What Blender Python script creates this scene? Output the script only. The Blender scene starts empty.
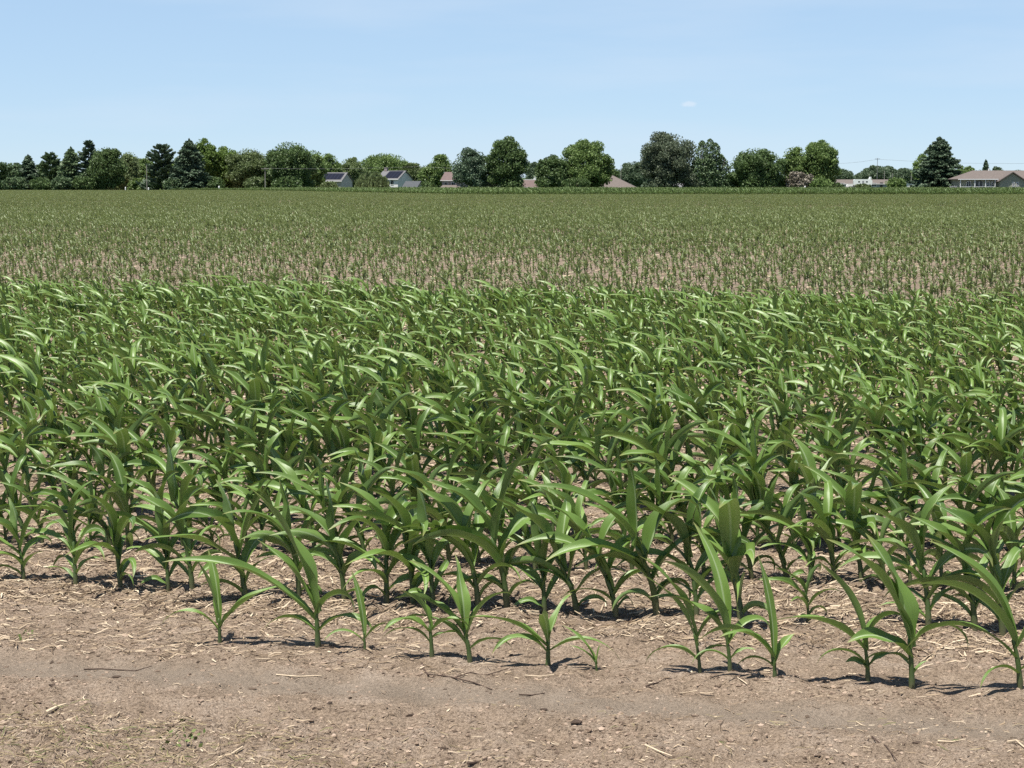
import bpy, math, random
import numpy as np
from mathutils import Vector, Matrix

rnd = random.Random(7)
rng = np.random.default_rng(11)
scene = bpy.context.scene
COL = scene.collection
R = math.radians

# ------------------------------------------------------------------ camera
CAM_H, F, HORIZON = 1.6, 1900.0, 184.0
PITCH = math.atan((384 - HORIZON) / F)
cam_d = bpy.data.cameras.new('camera')
cam = bpy.data.objects.new('camera', cam_d); COL.objects.link(cam)
cam.location = (0, 0, CAM_H)
cam.rotation_euler = (math.pi / 2 - PITCH, 0, 0)
cam_d.sensor_width = 36; cam_d.lens = 36 * F / 1024
cam_d.clip_start = 0.1; cam_d.clip_end = 20000
scene.camera = cam

def ray(px, py):
    xc = (px - 512) / F; yc = (384 - py) / F
    return (xc, math.cos(PITCH) + yc * math.sin(PITCH), -math.sin(PITCH) + yc * math.cos(PITCH))
def at(px, py, d):
    v = ray(px, py); s = d / v[1]
    return Vector((v[0] * s, d, CAM_H + v[2] * s))
def on_ground(px, py):
    v = ray(px, py); s = CAM_H / -v[2]
    return Vector((v[0] * s, v[1] * s, 0))

# ------------------------------------------------------------------ helpers
def tag(o, label=None, cat=None, group=None, kind=None):
    if label: o['label'] = label
    if cat: o['category'] = cat
    if group: o['group'] = group
    if kind: o['kind'] = kind
    return o
def empty(name, loc=(0, 0, 0), rz=0.0):
    o = bpy.data.objects.new(name, None); COL.objects.link(o)
    o.location = loc; o.rotation_euler = (0, 0, rz); o.empty_display_size = 0.2
    return o
class MB:
    """collects vertices and faces, links them as one mesh object"""
    def __init__(s): s.v = []; s.f = []; s.uv = []; s.mi = []
    def add(s, verts, faces, uvs=None, mi=0):
        b = len(s.v); s.v += [tuple(p) for p in verts]
        s.f += [tuple(i + b for i in q) for q in faces]
        s.uv += list(uvs) if uvs is not None else [(0, 0)] * len(verts)
        s.mi += [mi] * len(faces)
    def box(s, x0, x1, y0, y1, z0, z1, mi=0):
        s.add([(x0, y0, z0), (x1, y0, z0), (x1, y1, z0), (x0, y1, z0), (x0, y0, z1), (x1, y0, z1), (x1, y1, z1), (x0, y1, z1)],
              [(0, 3, 2, 1), (4, 5, 6, 7), (0, 1, 5, 4), (1, 2, 6, 5), (2, 3, 7, 6), (3, 0, 4, 7)], mi=mi)
    def slab(s, quad, t):
        """a four-cornered plate with thickness t below it"""
        q = [Vector(p) for p in quad]
        n = (q[1] - q[0]).cross(q[3] - q[0]).normalized() * t
        s.add(q + [p - n for p in q], [(0, 1, 2, 3), (7, 6, 5, 4), (0, 4, 5, 1), (1, 5, 6, 2), (2, 6, 7, 3), (3, 7, 4, 0)])
    def poly_extrude(s, pts, d):
        """polygon pts extruded along vector d"""
        n = len(pts); a = [Vector(p) for p in pts]; b = [p + Vector(d) for p in a]
        s.add(a + b, [tuple(range(n))[::-1], tuple(range(n, 2 * n))] + [(i, (i + 1) % n, n + (i + 1) % n, n + i) for i in range(n)])
    def tube(s, pts, rad, k=6, mi=0, vs=None):
        pts = [Vector(p) for p in pts]; n = len(pts)
        if not hasattr(rad, '__len__'): rad = [rad] * n
        vv, ff, uu = [], [], []
        for i, p in enumerate(pts):
            t = (pts[min(i + 1, n - 1)] - pts[max(i - 1, 0)]).normalized()
            a = t.orthogonal().normalized() if abs(t.z) < .9 else Vector((1, 0, 0)).cross(t).normalized()
            b = t.cross(a)
            for j in range(k):
                w = 2 * math.pi * j / k
                vv.append(p + (a * math.cos(w) + b * math.sin(w)) * rad[i]); uu.append((j / k, i / (n - 1)))
        for i in range(n - 1):
            for j in range(k):
                ff.append((i * k + j, i * k + (j + 1) % k, (i + 1) * k + (j + 1) % k, (i + 1) * k + j))
        ff.append(tuple(range(k))[::-1]); ff.append(tuple((n - 1) * k + j for j in range(k)))
        s.add(vv, ff, uu, mi)
    def mesh(s, name, mats, smooth=False, uv=False):
        m = bpy.data.meshes.new(name); m.from_pydata(s.v, [], s.f)
        for mt in (mats if isinstance(mats, (list, tuple)) else [mats]): m.materials.append(mt)
        if any(s.mi): m.polygons.foreach_set('material_index', s.mi)
        if smooth: m.polygons.foreach_set('use_smooth', [True] * len(m.polygons))
        if uv:
            l = m.uv_layers.new(name='UVMap')
            idx = np.zeros(len(m.loops), dtype=np.int32); m.loops.foreach_get('vertex_index', idx)
            l.data.foreach_set('uv', np.array(s.uv, dtype=np.float32)[idx].ravel())
        m.update(); return m
    def build(s, name, mats, parent=None, smooth=False, uv=False):
        return link(name, s.mesh(name, mats, smooth, uv), parent)
def link(name, mesh, parent=None):
    o = bpy.data.objects.new(name, mesh); COL.objects.link(o)
    if parent: o.parent = parent
    return o
def quads_mesh(name, V, mat, tri=False):
    """numpy array of quads (n,4,3) as one mesh"""
    n, k = V.shape[0], V.shape[1]
    m = bpy.data.meshes.new(name)
    m.vertices.add(n * k); m.vertices.foreach_set('co', V.astype(np.float32).ravel())
    m.loops.add(n * k); m.loops.foreach_set('vertex_index', np.arange(n * k, dtype=np.int32))
    m.polygons.add(n); m.polygons.foreach_set('loop_start', np.arange(0, n * k, k, dtype=np.int32))
    m.materials.append(mat); m.update(calc_edges=True); m.validate()
    return m

# smooth value noise on numpy arrays
def vnoise(x, y, cell, seed):
    g = np.random.default_rng(seed).random((256, 256))
    u = np.asarray(x) / cell; v = np.asarray(y) / cell
    i = np.floor(u).astype(int); j = np.floor(v).astype(int)
    a = u - i; b = v - j; a = a * a * (3 - 2 * a); b = b * b * (3 - 2 * b)
    G = lambda p, q: g[p % 256, q % 256]
    return (G(i, j) * (1 - a) + G(i + 1, j) * a) * (1 - b) + (G(i, j + 1) * (1 - a) + G(i + 1, j + 1) * a) * b
def sstep(a, b, x):
    t = np.clip((np.asarray(x, dtype=float) - a) / (b - a), 0, 1); return t * t * (3 - 2 * t)

# ------------------------------------------------------------------ materials
class NT:
    def __init__(s, name):
        s.m = bpy.data.materials.new(name); s.m.use_nodes = True; s.t = s.m.node_tree
        s.b = s.t.nodes['Principled BSDF']; s.out = s.t.nodes['Material Output']
    def n(s, typ, **kw):
        x = s.t.nodes.new(typ)
        for k, v in kw.items():
            if k.startswith('_'): setattr(x, k[1:], v)
            else: x.inputs[k.replace('__', ' ')].default_value = v
        return x
    def l(s, a, b): s.t.links.new(a, b)
    def ramp(s, fac, stops):
        r = s.t.nodes.new('ShaderNodeValToRGB')
        while len(r.color_ramp.elements) < len(stops): r.color_ramp.elements.new(0.5)
        for e, (p, c) in zip(r.color_ramp.elements, stops): e.position = p; e.color = (*c, 1)
        s.l(fac, r.inputs[0]); return r.outputs[0]
    def mix(s, f, a, b, mode='MIX'):
        x = s.t.nodes.new('ShaderNodeMix'); x.data_type = 'RGBA'; x.blend_type = mode
        for sock, v in ((x.inputs[0], f), (x.inputs[6], a), (x.inputs[7], b)):
            if hasattr(v, 'is_output') or hasattr(v, 'links'): s.l(v, sock)
            elif isinstance(v, (int, float)): sock.default_value = v
            else: sock.default_value = (*v, 1)
        return x.outputs[2]
    def math(s, op, a, b=None):
        x = s.t.nodes.new('ShaderNodeMath'); x.operation = op
        for i, v in enumerate((a, b)):
            if v is None: continue
            if hasattr(v, 'links'): s.l(v, x.inputs[i])
            else: x.inputs[i].default_value = v
        return x.outputs[0]

def mat_plain(name, col, rough=0.8, vary=0.12, scale=3.0, spec=0.3, bump=0.0):
    t = NT(name)
    no = t.n('ShaderNodeTexNoise', Scale=scale, Detail=5.0)
    tc = t.n('ShaderNodeTexCoord'); t.l(tc.outputs['Object'], no.inputs['Vector'])
    c = t.ramp(no.outputs[0], [(0.3, tuple(x * (1 - vary) for x in col)), (0.7, tuple(min(1, x * (1 + vary)) for x in col))])
    t.l(c, t.b.inputs['Base Color']); t.b.inputs['Roughness'].default_value = rough
    t.b.inputs['Specular IOR Level'].default_value = spec
    if bump:
        bp = t.n('ShaderNodeBump', Strength=bump, Distance=0.02); t.l(no.outputs[0], bp.inputs['Height']); t.l(bp.outputs[0], t.b.inputs['Normal'])
    return t.m

def mat_lines(name, col, rough, period, axis, dark=0.75):
    """cladding boards or shingle courses: lines every `period` metres along local axis"""
    t = NT(name)
    tc = t.n('ShaderNodeTexCoord'); sp = t.n('ShaderNodeSeparateXYZ'); t.l(tc.outputs['Object'], sp.inputs[0])
    fr = t.math('FRACT', t.math('DIVIDE', sp.outputs[axis], period))
    ln = t.math('LESS_THAN', fr, 0.12)
    no = t.n('ShaderNodeTexNoise', Scale=2.5, Detail=6.0); t.l(tc.outputs['Object'], no.inputs['Vector'])
    c = t.ramp(no.outputs[0], [(0.3, tuple(x * .85 for x in col)), (0.7, tuple(min(1, x * 1.12) for x in col))])
    t.l(t.mix(ln, c, tuple(x * dark for x in col)), t.b.inputs['Base Color'])
    t.b.inputs['Roughness'].default_value = rough; t.b.inputs['Specular IOR Level'].default_value = .12
    return t.m

def mat_leaf(name, ca, cb, rough=0.42, transl=0.35, tcol=(0.10, 0.22, 0.02), mid=True, rand='object', spec=0.5):
    t = NT(name)
    if rand == 'object':
        oi = t.n('ShaderNodeObjectInfo'); r = oi.outputs['Random']
    else:
        ge = t.n('ShaderNodeNewGeometry'); r = ge.outputs['Random Per Island']
    ge2 = t.n('ShaderNodeNewGeometry')
    no = t.n('ShaderNodeTexNoise', Scale=4.0, Detail=3.0); tc = t.n('ShaderNodeTexCoord'); t.l(tc.outputs['Object'], no.inputs['Vector'])
    f = t.math('ADD', t.math('MULTIPLY', r, 0.55), t.math('MULTIPLY', no.outputs[0], 0.5))
    c = t.ramp(f, [(0.15, ca), (0.85, cb)])
    if mid:
        isl = t.math('MULTIPLY', t.n('ShaderNodeNewGeometry').outputs['Random Per Island'], 0.55)
        c = t.mix(isl, c, tuple(x * 1.45 for x in cb))
        uv = t.n('ShaderNodeUVMap'); sp = t.n('ShaderNodeSeparateXYZ'); t.l(uv.outputs[0], sp.inputs[0])
        d = t.math('ABSOLUTE', t.math('SUBTRACT', sp.outputs[0], 0.5))
        mr = t.n('ShaderNodeMapRange', From__Min=0.025, From__Max=0.085, To__Min=0.95, To__Max=0.0); t.l(d, mr.inputs[0])
        c = t.mix(mr.outputs[0], c, (0.38, 0.48, 0.25))
        ve = t.n('ShaderNodeTexNoise', Scale=1.0, Detail=2.0)
        mp = t.n('ShaderNodeMapping'); mp.inputs['Scale'].default_value = (38, 1.2, 1); t.l(uv.outputs[0], mp.inputs[0]); t.l(mp.outputs[0], ve.inputs['Vector'])
        c = t.mix(t.math('MULTIPLY', ve.outputs[0], 0.45), c, tuple(x * 0.55 for x in ca))
        bp = t.n('ShaderNodeBump', Strength=0.35, Distance=0.002); t.l(ve.outputs[0], bp.inputs['Height']); t.l(bp.outputs[0], t.b.inputs['Normal'])
        # a few whole leaves have yellowed
        yl = t.math('GREATER_THAN', t.n('ShaderNodeNewGeometry').outputs['Random Per Island'], .955)
        c = t.mix(t.math('MULTIPLY', yl, .55), c, (0.34, 0.31, 0.10))
        # the last tenth of some leaves is dry and yellow
        tip = t.n('ShaderNodeMapRange', From__Min=0.86, From__Max=1.0, To__Min=0.0, To__Max=0.75); t.l(sp.outputs[1], tip.inputs[0])
        c = t.mix(tip.outputs[0], c, (0.30, 0.27, 0.10))
    if mid: c = t.mix(t.math('MULTIPLY', ge2.outputs['Backfacing'], .35), c, (0.15, 0.22, 0.085))   # the underside is paler
    t.l(c, t.b.inputs['Base Color']); t.b.inputs['Roughness'].default_value = rough
    t.b.inputs['Specular IOR Level'].default_value = spec
    tr = t.n('ShaderNodeBsdfTranslucent'); t.l(t.mix(0.5, c, tcol), tr.inputs[0])
    ms = t.n('ShaderNodeMixShader'); ms.inputs[0].default_value = transl
    t.l(t.b.outputs[0], ms.inputs[1]); t.l(tr.outputs[0], ms.inputs[2]); t.l(ms.outputs[0], t.out.inputs[0])
    return t.m

def mat_soil():
    t = NT('dry_soil')
    ge = t.n('ShaderNodeNewGeometry'); P = ge.outputs['Position']
    def noise(sc, det, rough=0.6, vec=P):
        x = t.n('ShaderNodeTexNoise', Scale=sc, Detail=det, Roughness=rough); t.l(vec, x.inputs['Vector']); return x.outputs[0]
    big = noise(0.55, 4); mid_ = noise(5.0, 6, 0.65); fine = noise(85, 4, 0.8); grain = noise(130, 5, 0.9)
    c = t.ramp(mid_, [(0.3, (0.290, 0.217, 0.153)), (0.5, (0.425, 0.326, 0.240)), (0.7, (0.52, 0.42, 0.33))])
    c = t.mix(t.math('MULTIPLY', big, 0.45), c, (0.37, 0.285, 0.21))
    c = t.mix(1.0, c, t.ramp(fine, [(0.35, (0.48, 0.46, 0.44)), (0.46, (0.93, 0.92, 0.91)), (0.55, (1.08, 1.08, 1.08)), (0.66, (1.35, 1.34, 1.32))]), 'MULTIPLY')
    c = t.mix(0.9, c, t.ramp(grain, [(0.36, (0.30, 0.28, 0.26)), (0.53, (1, 1, 1))]), 'MULTIPLY')
    pale = t.n('ShaderNodeMapRange', From__Min=0.60, From__Max=0.68, To__Min=0.0, To__Max=0.85); t.l(grain, pale.inputs[0])
    c = t.mix(pale.outputs[0], c, (0.62, 0.51, 0.40))
    # the packed wheel track that runs along the end of the field
    sp = t.n('ShaderNodeSeparateXYZ'); t.l(P, sp.inputs[0])
    q = t.math('ADD', t.math('MULTIPLY', sp.outputs[0], 0.2425), t.math('MULTIPLY', sp.outputs[1], 0.9701))
    q = t.math('ADD', q, t.math('MULTIPLY', t.math('SUBTRACT', big, 0.5), 0.25))
    tk = t.n('ShaderNodeMapRange', From__Min=0.05, From__Max=0.2, To__Min=0.5, To__Max=0.0); t.l(t.math('ABSOLUTE', t.math('SUBTRACT', q, 5.66)), tk.inputs[0])
    c = t.mix(tk.outputs[0], c, (0.285, 0.24, 0.19))
    # beyond the near rows: brown residue cover, with shade among the plants painted in
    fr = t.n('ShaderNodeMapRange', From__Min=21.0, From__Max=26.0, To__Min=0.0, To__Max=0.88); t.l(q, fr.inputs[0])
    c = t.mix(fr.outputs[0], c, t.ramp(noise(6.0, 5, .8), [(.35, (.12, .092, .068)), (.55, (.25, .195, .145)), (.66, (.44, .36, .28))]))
    t.l(c, t.b.inputs['Base Color']); t.b.inputs['Roughness'].default_value = 0.95; t.b.inputs['Specular IOR Level'].default_value = 0.15
    h = t.math('ADD', t.math('MULTIPLY', fine, 1.0), t.math('MULTIPLY', grain, 0.35))
    bp = t.n('ShaderNodeBump', Strength=1.0, Distance=0.02); t.l(h, bp.inputs['Height']); t.l(bp.outputs[0], t.b.inputs['Normal'])
    return t.m

def mat_island(name, stops, rough=0.8, transl=0.0):
    """every loose piece its own tone"""
    t = NT(name); ge = t.n('ShaderNodeNewGeometry')
    c = t.ramp(ge.outputs['Random Per Island'], stops)
    t.l(c, t.b.inputs['Base Color']); t.b.inputs['Roughness'].default_value = rough; t.b.inputs['Specular IOR Level'].default_value = 0.25
    return t.m

M = {}
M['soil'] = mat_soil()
M['corn'] = mat_leaf('corn_leaf', (0.064, 0.128, 0.020), (0.185, 0.292, 0.066), rough=0.40, transl=0.20, tcol=(0.18, 0.28, 0.02), spec=0.5)
M['farcorn'] = mat_leaf('far_corn_leaf', (0.050, 0.098, 0.020), (0.115, 0.180, 0.048), rough=0.5, transl=0.2, tcol=(0.12, 0.22, 0.03), spec=0.3)
M['young'] = mat_leaf('young_corn_leaf', (0.092, 0.134, 0.042), (0.205, 0.245, 0.105), rough=0.42, transl=0.26, tcol=(0.18, 0.26, 0.04), spec=0.45)
def mat_stalk():
    t = NT('corn_stalk'); uv = t.n('ShaderNodeUVMap'); sp = t.n('ShaderNodeSeparateXYZ'); t.l(uv.outputs[0], sp.inputs[0])
    c = t.ramp(sp.outputs[1], [(0.0, (0.09, 0.058, 0.045)), (0.14, (0.12, 0.115, 0.060)), (0.35, (0.062, 0.098, 0.026)), (1.0, (0.060, 0.108, 0.022))])
    no = t.n('ShaderNodeTexNoise', Scale=1.0, Detail=2.0); mp = t.n('ShaderNodeMapping'); mp.inputs['Scale'].default_value = (30, 2, 1)
    t.l(uv.outputs[0], mp.inputs[0]); t.l(mp.outputs[0], no.inputs['Vector'])
    c = t.mix(t.math('MULTIPLY', no.outputs[0], 0.5), c, (0.05, 0.085, 0.025))
    t.l(c, t.b.inputs['Base Color']); t.b.inputs['Roughness'].default_value = 0.5
    return t.m
M['stalk'] = mat_stalk()
M['straw'] = mat_island('straw', [(0.0, (0.07, 0.048, 0.033)), (0.35, (0.19, 0.137, 0.09)), (0.7, (0.37, 0.28, 0.185)), (1.0, (0.64, 0.53, 0.385))], 0.75)
M['clod'] = mat_island('soil_clod', [(0.0, (0.09, 0.064, 0.046)), (0.45, (0.25, 0.185, 0.135)), (0.9, (0.33, 0.248, 0.185)), (1.0, (0.40, 0.31, 0.24))], 0.95)
M['deadgrass'] = mat_island('dead_grass', [(0.0, (0.19, 0.15, 0.08)), (0.5, (0.36, 0.29, 0.17)), (0.8, (0.2, 0.2, 0.08)), (1.0, (0.09, 0.13, 0.035))], 0.8)
M['darktwig'] = mat_plain('dark_twig', (0.075, 0.05, 0.038), 0.9, 0.3, 40)
M['paletwig'] = mat_plain('pale_stalk_piece', (0.50, 0.40, 0.28), 0.75, 0.25, 30)
M['bark'] = mat_plain('bark', (0.075, 0.06, 0.048), 0.95, 0.4, 6)
M['palebark'] = mat_plain('pale_bark', (0.23, 0.19, 0.17), 0.95, 0.3, 6)
M['grass'] = mat_plain('mown_grass', (0.055, 0.085, 0.028), 0.95, 0.35, 0.5, 0.0)

# ------------------------------------------------------------------ terrain
def gz(x, y):
    """the flat field; behind its far edge the yards lie lower, except on the far right"""
    return -1.5 * sstep(440, 472, y) * (1 - sstep(58, 92, x))

RX, RY = 0.9701, -0.2425                     # along the end rows
def pq(x, y): return x * RX + y * RY, x * 0.2425 + y * 0.9701     # along the row, across the rows

def axis(fine0, fine1, step, lo, hi, g=1.16):
    a = list(np.arange(fine0, fine1 + 1e-6, step)); s = step; x = a[-1]
    while x < hi: s *= g; x += s; a.append(min(x, hi))
    s = step; x = a[0]; b = []
    while x > lo: s *= g; x -= s; b.append(max(x, lo))
    return np.array(b[::-1] + a)
def ground_relief(x, y):
    _, q = pq(x, y)
    near = np.exp(-np.maximum(0, np.hypot(x, y) - 9) / 5)
    amp = 0.45 + 0.55 * (1 - np.exp(-((q - 5.66) / 0.16) ** 2))
    amp = amp * (1 - 0.4 * np.exp(-((q - 6.1) / 0.22) ** 2))
    z = (vnoise(x, y, .45, 1) - .5) * .030 + (vnoise(x, y, .14, 2) - .5) * .022 + (vnoise(x + 9, y, .055, 3) - .5) * .022 * amp + (vnoise(x, y + 5, .030, 4) - .5) * .018 * amp
    z = z - 0.014 * np.exp(-((q - 5.66) / 0.14) ** 2) + 0.012 * np.exp(-((q - 5.42) / 0.12) ** 2)
    far = (vnoise(x, y, 1.1, 5) - .5) * 0.04
    return z * near + far * (1 - near)
xs = axis(-2.6, 2.7, 0.014, -4000, 4000); ys = axis(4.5, 8.2, 0.014, -30, 9000)
X, Y = np.meshgrid(xs, ys)
fade = np.exp(-np.maximum(0, np.hypot(X, Y) - 60) / 40)
Z = ground_relief(X, Y) * fade + gz(X, Y)
nx, ny = len(xs), len(ys)
V = np.stack([X, Y, Z], -1).reshape(-1, 3)
i = np.arange(nx * ny).reshape(ny, nx)
Q = np.stack([i[:-1, :-1], i[:-1, 1:], i[1:, 1:], i[1:, :-1]], -1).reshape(-1, 4)
m = bpy.data.meshes.new('ground'); m.vertices.add(len(V)); m.vertices.foreach_set('co', V.astype(np.float32).ravel())
m.loops.add(Q.size); m.loops.foreach_set('vertex_index', Q.astype(np.int32).ravel())
m.polygons.add(len(Q)); m.polygons.foreach_set('loop_start', np.arange(0, Q.size, 4, dtype=np.int32))
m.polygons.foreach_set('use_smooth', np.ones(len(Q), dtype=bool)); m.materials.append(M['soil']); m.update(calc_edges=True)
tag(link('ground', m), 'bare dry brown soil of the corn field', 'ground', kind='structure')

lx = np.concatenate([np.linspace(-4000, -300, 10), np.linspace(-280, 280, 57), np.linspace(300, 4000, 10)])
ly = np.concatenate([np.linspace(440, 480, 11), np.geomspace(500, 9000, 14)])
X, Y = np.meshgrid(lx, ly); Z = gz(X, Y) + 0.05
i = np.arange(X.size).reshape(X.shape)
Q = np.stack([i[:-1, :-1], i[:-1, 1:], i[1:, 1:], i[1:, :-1]], -1).reshape(-1, 4)
m = bpy.data.meshes.new('lawn'); m.from_pydata(np.stack([X, Y, Z], -1).reshape(-1, 3).tolist(), [], Q.tolist()); m.materials.append(M['grass'])
tag(link('lawn', m), 'green mown grass of the yards beyond the corn field', 'lawn', kind='structure')

def gnd(x, y): return float(ground_relief(np.array([x]), np.array([y]))[0] * math.exp(-max(0, math.hypot(x, y) - 60) / 40) + gz(x, y))

# ------------------------------------------------------------------ corn
def leaf_geo(mb, base, az, e0, L, W, droop, wind=0.25, fold=0.5, twist=0.0, wave=0.12, n=12, mcr=4, r=rnd, mi=0):
    p = Vector(base); ph = r.uniform(0, 6.3); ph2 = r.uniform(0, 6.3); kw = r.uniform(7, 13)
    sw = r.uniform(-0.5, 0.5)
    vv, ff, uu = [], [], []
    for i in range(n + 1):
        t = i / n
        e = e0 - droop * t ** 1.35; a = az + sw * t
        d = Vector((math.cos(e) * math.cos(a), math.cos(e) * math.sin(a), math.sin(e)))
        d = (d + Vector((-1, -0.15, -0.05)) * wind * t).normalized()
        s = Vector((-math.sin(a), math.cos(a), 0)); s = (s - d * s.dot(d)).normalized()
        s = Matrix.Rotation(twist * t, 3, d) @ s
        nn = d.cross(s)
        prof = (0.5 + 0.5 * min(1, t / 0.28)) * (1 if t < 0.35 else max(0.015, 1 - ((t - 0.35) / 0.65) ** 1.9))
        w = W / 2 * prof; fo = fold * (1.25 - 0.8 * t)
        for j in range(mcr + 1):
            u = 2 * j / mcr - 1
            off = s * (u * w * math.cos(fo)) + nn * (abs(u) ** 1.3 * w * math.sin(fo))
            off += nn * (wave * w * abs(u) * math.sin(kw * t + (ph if u > 0 else ph2)) * min(1, t * 4))
            q = p + off; q.z = max(q.z, 0.006)
            vv.append(q); uu.append((j / mcr, t))
        p = p + d * (L / n)
    k = mcr + 1
    for i in range(n):
        for j in range(mcr):
            ff.append((i * k + j, (i + 1) * k + j, (i + 1) * k + j + 1, i * k + j + 1))
    mb.add(vv, ff, uu, mi)

def stalk_geo(mb, h, r0, lean, k=8, mi=0, r=rnd):
    """rolled leaf sheaths: a tapering pseudo-stem with a swelling at every collar"""
    pts, rad = [], []
    nseg = 12
    for i in range(nseg + 1):
        t = i / nseg
        pts.append((lean[0] * t * t * h, lean[1] * t * t * h, -0.02 + (h + 0.02) * t))
        rad.append(r0 * (1.12 - 0.55 * t) * (1 + 0.12 * ((i % 4) == 3)) * (0.35 if i == nseg else 1))
    mb.tube(pts, rad, k, mi=mi)

def plant_spec(r, H=0.6):
    """leaf list of one knee-high plant: start height, azimuth, elevation, length, width, droop"""
    s = H / 0.6
    phi = r.uniform(0, math.pi * 2) if r.random() < .3 else r.choice((0, math.pi)) + r.gauss(0, 0.75)
    nl = r.choice((7, 8, 8, 9)); out = []
    for i in range(nl):
        t = i / (nl - 1)
        az = phi + math.pi * i + r.gauss(0, 0.35)
        left = -math.cos(az)                      # 1 when the leaf points downwind
        h = (0.022 + 0.205 * t ** 1.05) * s
        L = (0.17 + 0.20 * math.sin(min(1, t * 1.15) * math.pi / 2)) * r.uniform(.85, 1.15) * s * (1 + .10 * left)
        W = (0.026 + 0.040 * math.sin(min(1, t * 1.1) * math.pi / 2)) * r.uniform(.8, 1.2) * s
        e0 = R(54 + 24 * t - 9 * left * t + r.gauss(0, 9))
        droop = (2.4 - 0.9 * t - .25 * left * t) * r.uniform(.6, 1.3)
        if i == nl - 1: L *= r.uniform(.6, .9); e0 = R(84 - 14 * max(0, left)); droop = r.uniform(.3, .9)
        out.append((h, az, e0, L, W, droop, r.uniform(.25, 1.0) * (0.3 + t), r.uniform(.45, 1.05), r.gauss(0, 1.0)))
    return out, 0.232 * s, 0.0108 * s

def make_plant_meshes(r, H, n=12, mcr=4):
    spec, h, r0 = plant_spec(r, H)
    a, b = MB(), MB(); lean = (-r.uniform(.05, .40), r.gauss(0, .08))
    stalk_geo(a, h, r0, lean)
    for (h0, az, e0, L, W, dr, wi, fo, tw) in spec:
        t = h0 / h
        leaf_geo(b, (lean[0] * t * t * h, lean[1] * t * t * h, h0), az, e0, L, W, dr, wi, fo, tw, r.uniform(.12, .42), n, mcr, r)
    return a.mesh('stalk', M['stalk'], True, True), b.mesh('leaves', M['corn'], True, True)

pr = random.Random(21)
PROTO = [make_plant_meshes(pr, pr.uniform(.52, .64)) for _ in range(18)]

# --- the thin outermost row along the bare soil, plant by plant
def front(px, py, stem, leaves, label, r0=0.008, sc=1.0):
    g = on_ground(px, py); r = random.Random(px)
    t = tag(empty('corn_plant', (g.x, g.y, gnd(g.x, g.y))), label, 'corn plant', 'thin outermost row of corn')
    stem *= .80; leaves = [(l[0] * .70,) + l[1:] for l in leaves]
    a = MB(); lean = (r.uniform(-.2, .02), 0)
    stalk_geo(a, stem * sc, r0 * .88, lean); a.build('stalk', M['stalk'], t, True, True)
    for (h0, az, e0, L, W, dr) in leaves:
        b = MB(); q = h0 / stem
        leaf_geo(b, (lean[0] * q * q * stem * sc, 0, h0 * sc), R(az + r.uniform(-9, 9)), R(e0), L * sc, W * sc, dr * r.uniform(.9, 1.15), (0.10 if e0 < 60 else r.uniform(.15, .5)), r.uniform(.5, .95), r.uniform(-1.0, 1.0), r.uniform(.12, .45), 16, 6, r)
        b.build('leaf', M['corn'], t, True, True)
front(220, 642, .11, [(.05, 188, 58, .25, .024, 2.3), (.06, 5, 66, .10, .03, 1.0), (.10, 80, 84, .27, .042, .35), (.10, 175, 80, .30, .034, .5), (.08, 350, 50, .30, .04, .9)],
      'small corn plant at the left end of the outermost row, lowest leaf arching down')
front(318, 650, .17, [(.06, 180, 50, .22, .032, 2.0), (.07, 0, 48, .24, .032, 2.0), (.12, 182, 46, .60, .052, 1.05), (.15, 352, 66, .24, .055, 2.3), (.17, 168, 78, .50, .085, .55), (.16, 190, 70, .34, .05, .6)],
      'corn plant with one very long leaf reaching left and a broad blade leaning up', .011)
front(365, 653, .075, [(.03, 180, 52, .17, .017, 1.9), (.05, 0, 52, .12, .02, .8), (.07, 110, 86, .23, .027, .2)],
      'slim seedling of corn with one upright leaf, right of the long leaved plant', .006)
front(432, 660, .14, [(.05, 180, 62, .20, .022, 2.5), (.11, 182, 52, .20, .033, 2.1), (.12, 8, 50, .17, .028, 2.1), (.13, 160, 82, .18, .045, .8), (.09, 350, 30, .13, .022, 1.2)],
      'corn plant with short drooping leaf tips close beside a taller upright neighbour', .009)
front(470, 660, .15, [(.06, 180, 58, .30, .03, 1.9), (.06, 0, 42, .17, .022, 1.7), (.12, 176, 56, .32, .042, 1.6), (.15, 95, 84, .27, .046, .5), (.15, 165, 78, .32, .05, .7), (.12, 8, 72, .24, .045, 1.7)],
      'upright corn plant with a broad pointed centre blade, right one of a close pair', .010)
front(548, 663, .11, [(.06, 182, 52, .24, .032, 2.1), (.07, 356, 34, .30, .028, 1.7), (.09, 178, 44, .33, .04, 1.0), (.10, 268, 74, .22, .055, 1.2), (.10, 25, 76, .22, .036, 1.2)],
      'corn plant with a pale leaf facing the camera and spread arching leaves', .010)
front(597, 668, .045, [(.02, 170, 62, .12, .014, .8), (.03, 160, 68, .18, .02, .5), (.03, 20, 80, .07, .014, .3)],
      'tiny bent corn seedling, smallest of the outermost row', .005)
front(700, 672, .17, [(.05, 182, 46, .22, .024, 2.1), (.07, 0, 52, .12, .02, 1.5), (.13, 172, 72, .32, .032, .8), (.16, 192, 78, .36, .04, .6), (.15, 8, 66, .2, .03, 1.4)],
      'slender dark stemmed corn plant, left one of three close together', .007)
front(730, 674, .17, [(.04, 180, 50, .16, .02, 2.1), (.05, 0, 52, .10, .02, 1.4), (.12, 4, 60, .22, .038, 2.0), (.14, 182, 62, .32, .042, 1.4), (.16, 100, 83, .40, .05, .5), (.16, 205, 76, .38, .055, .8)],
      'tallest corn plant in the middle of three close together', .008)
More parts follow.
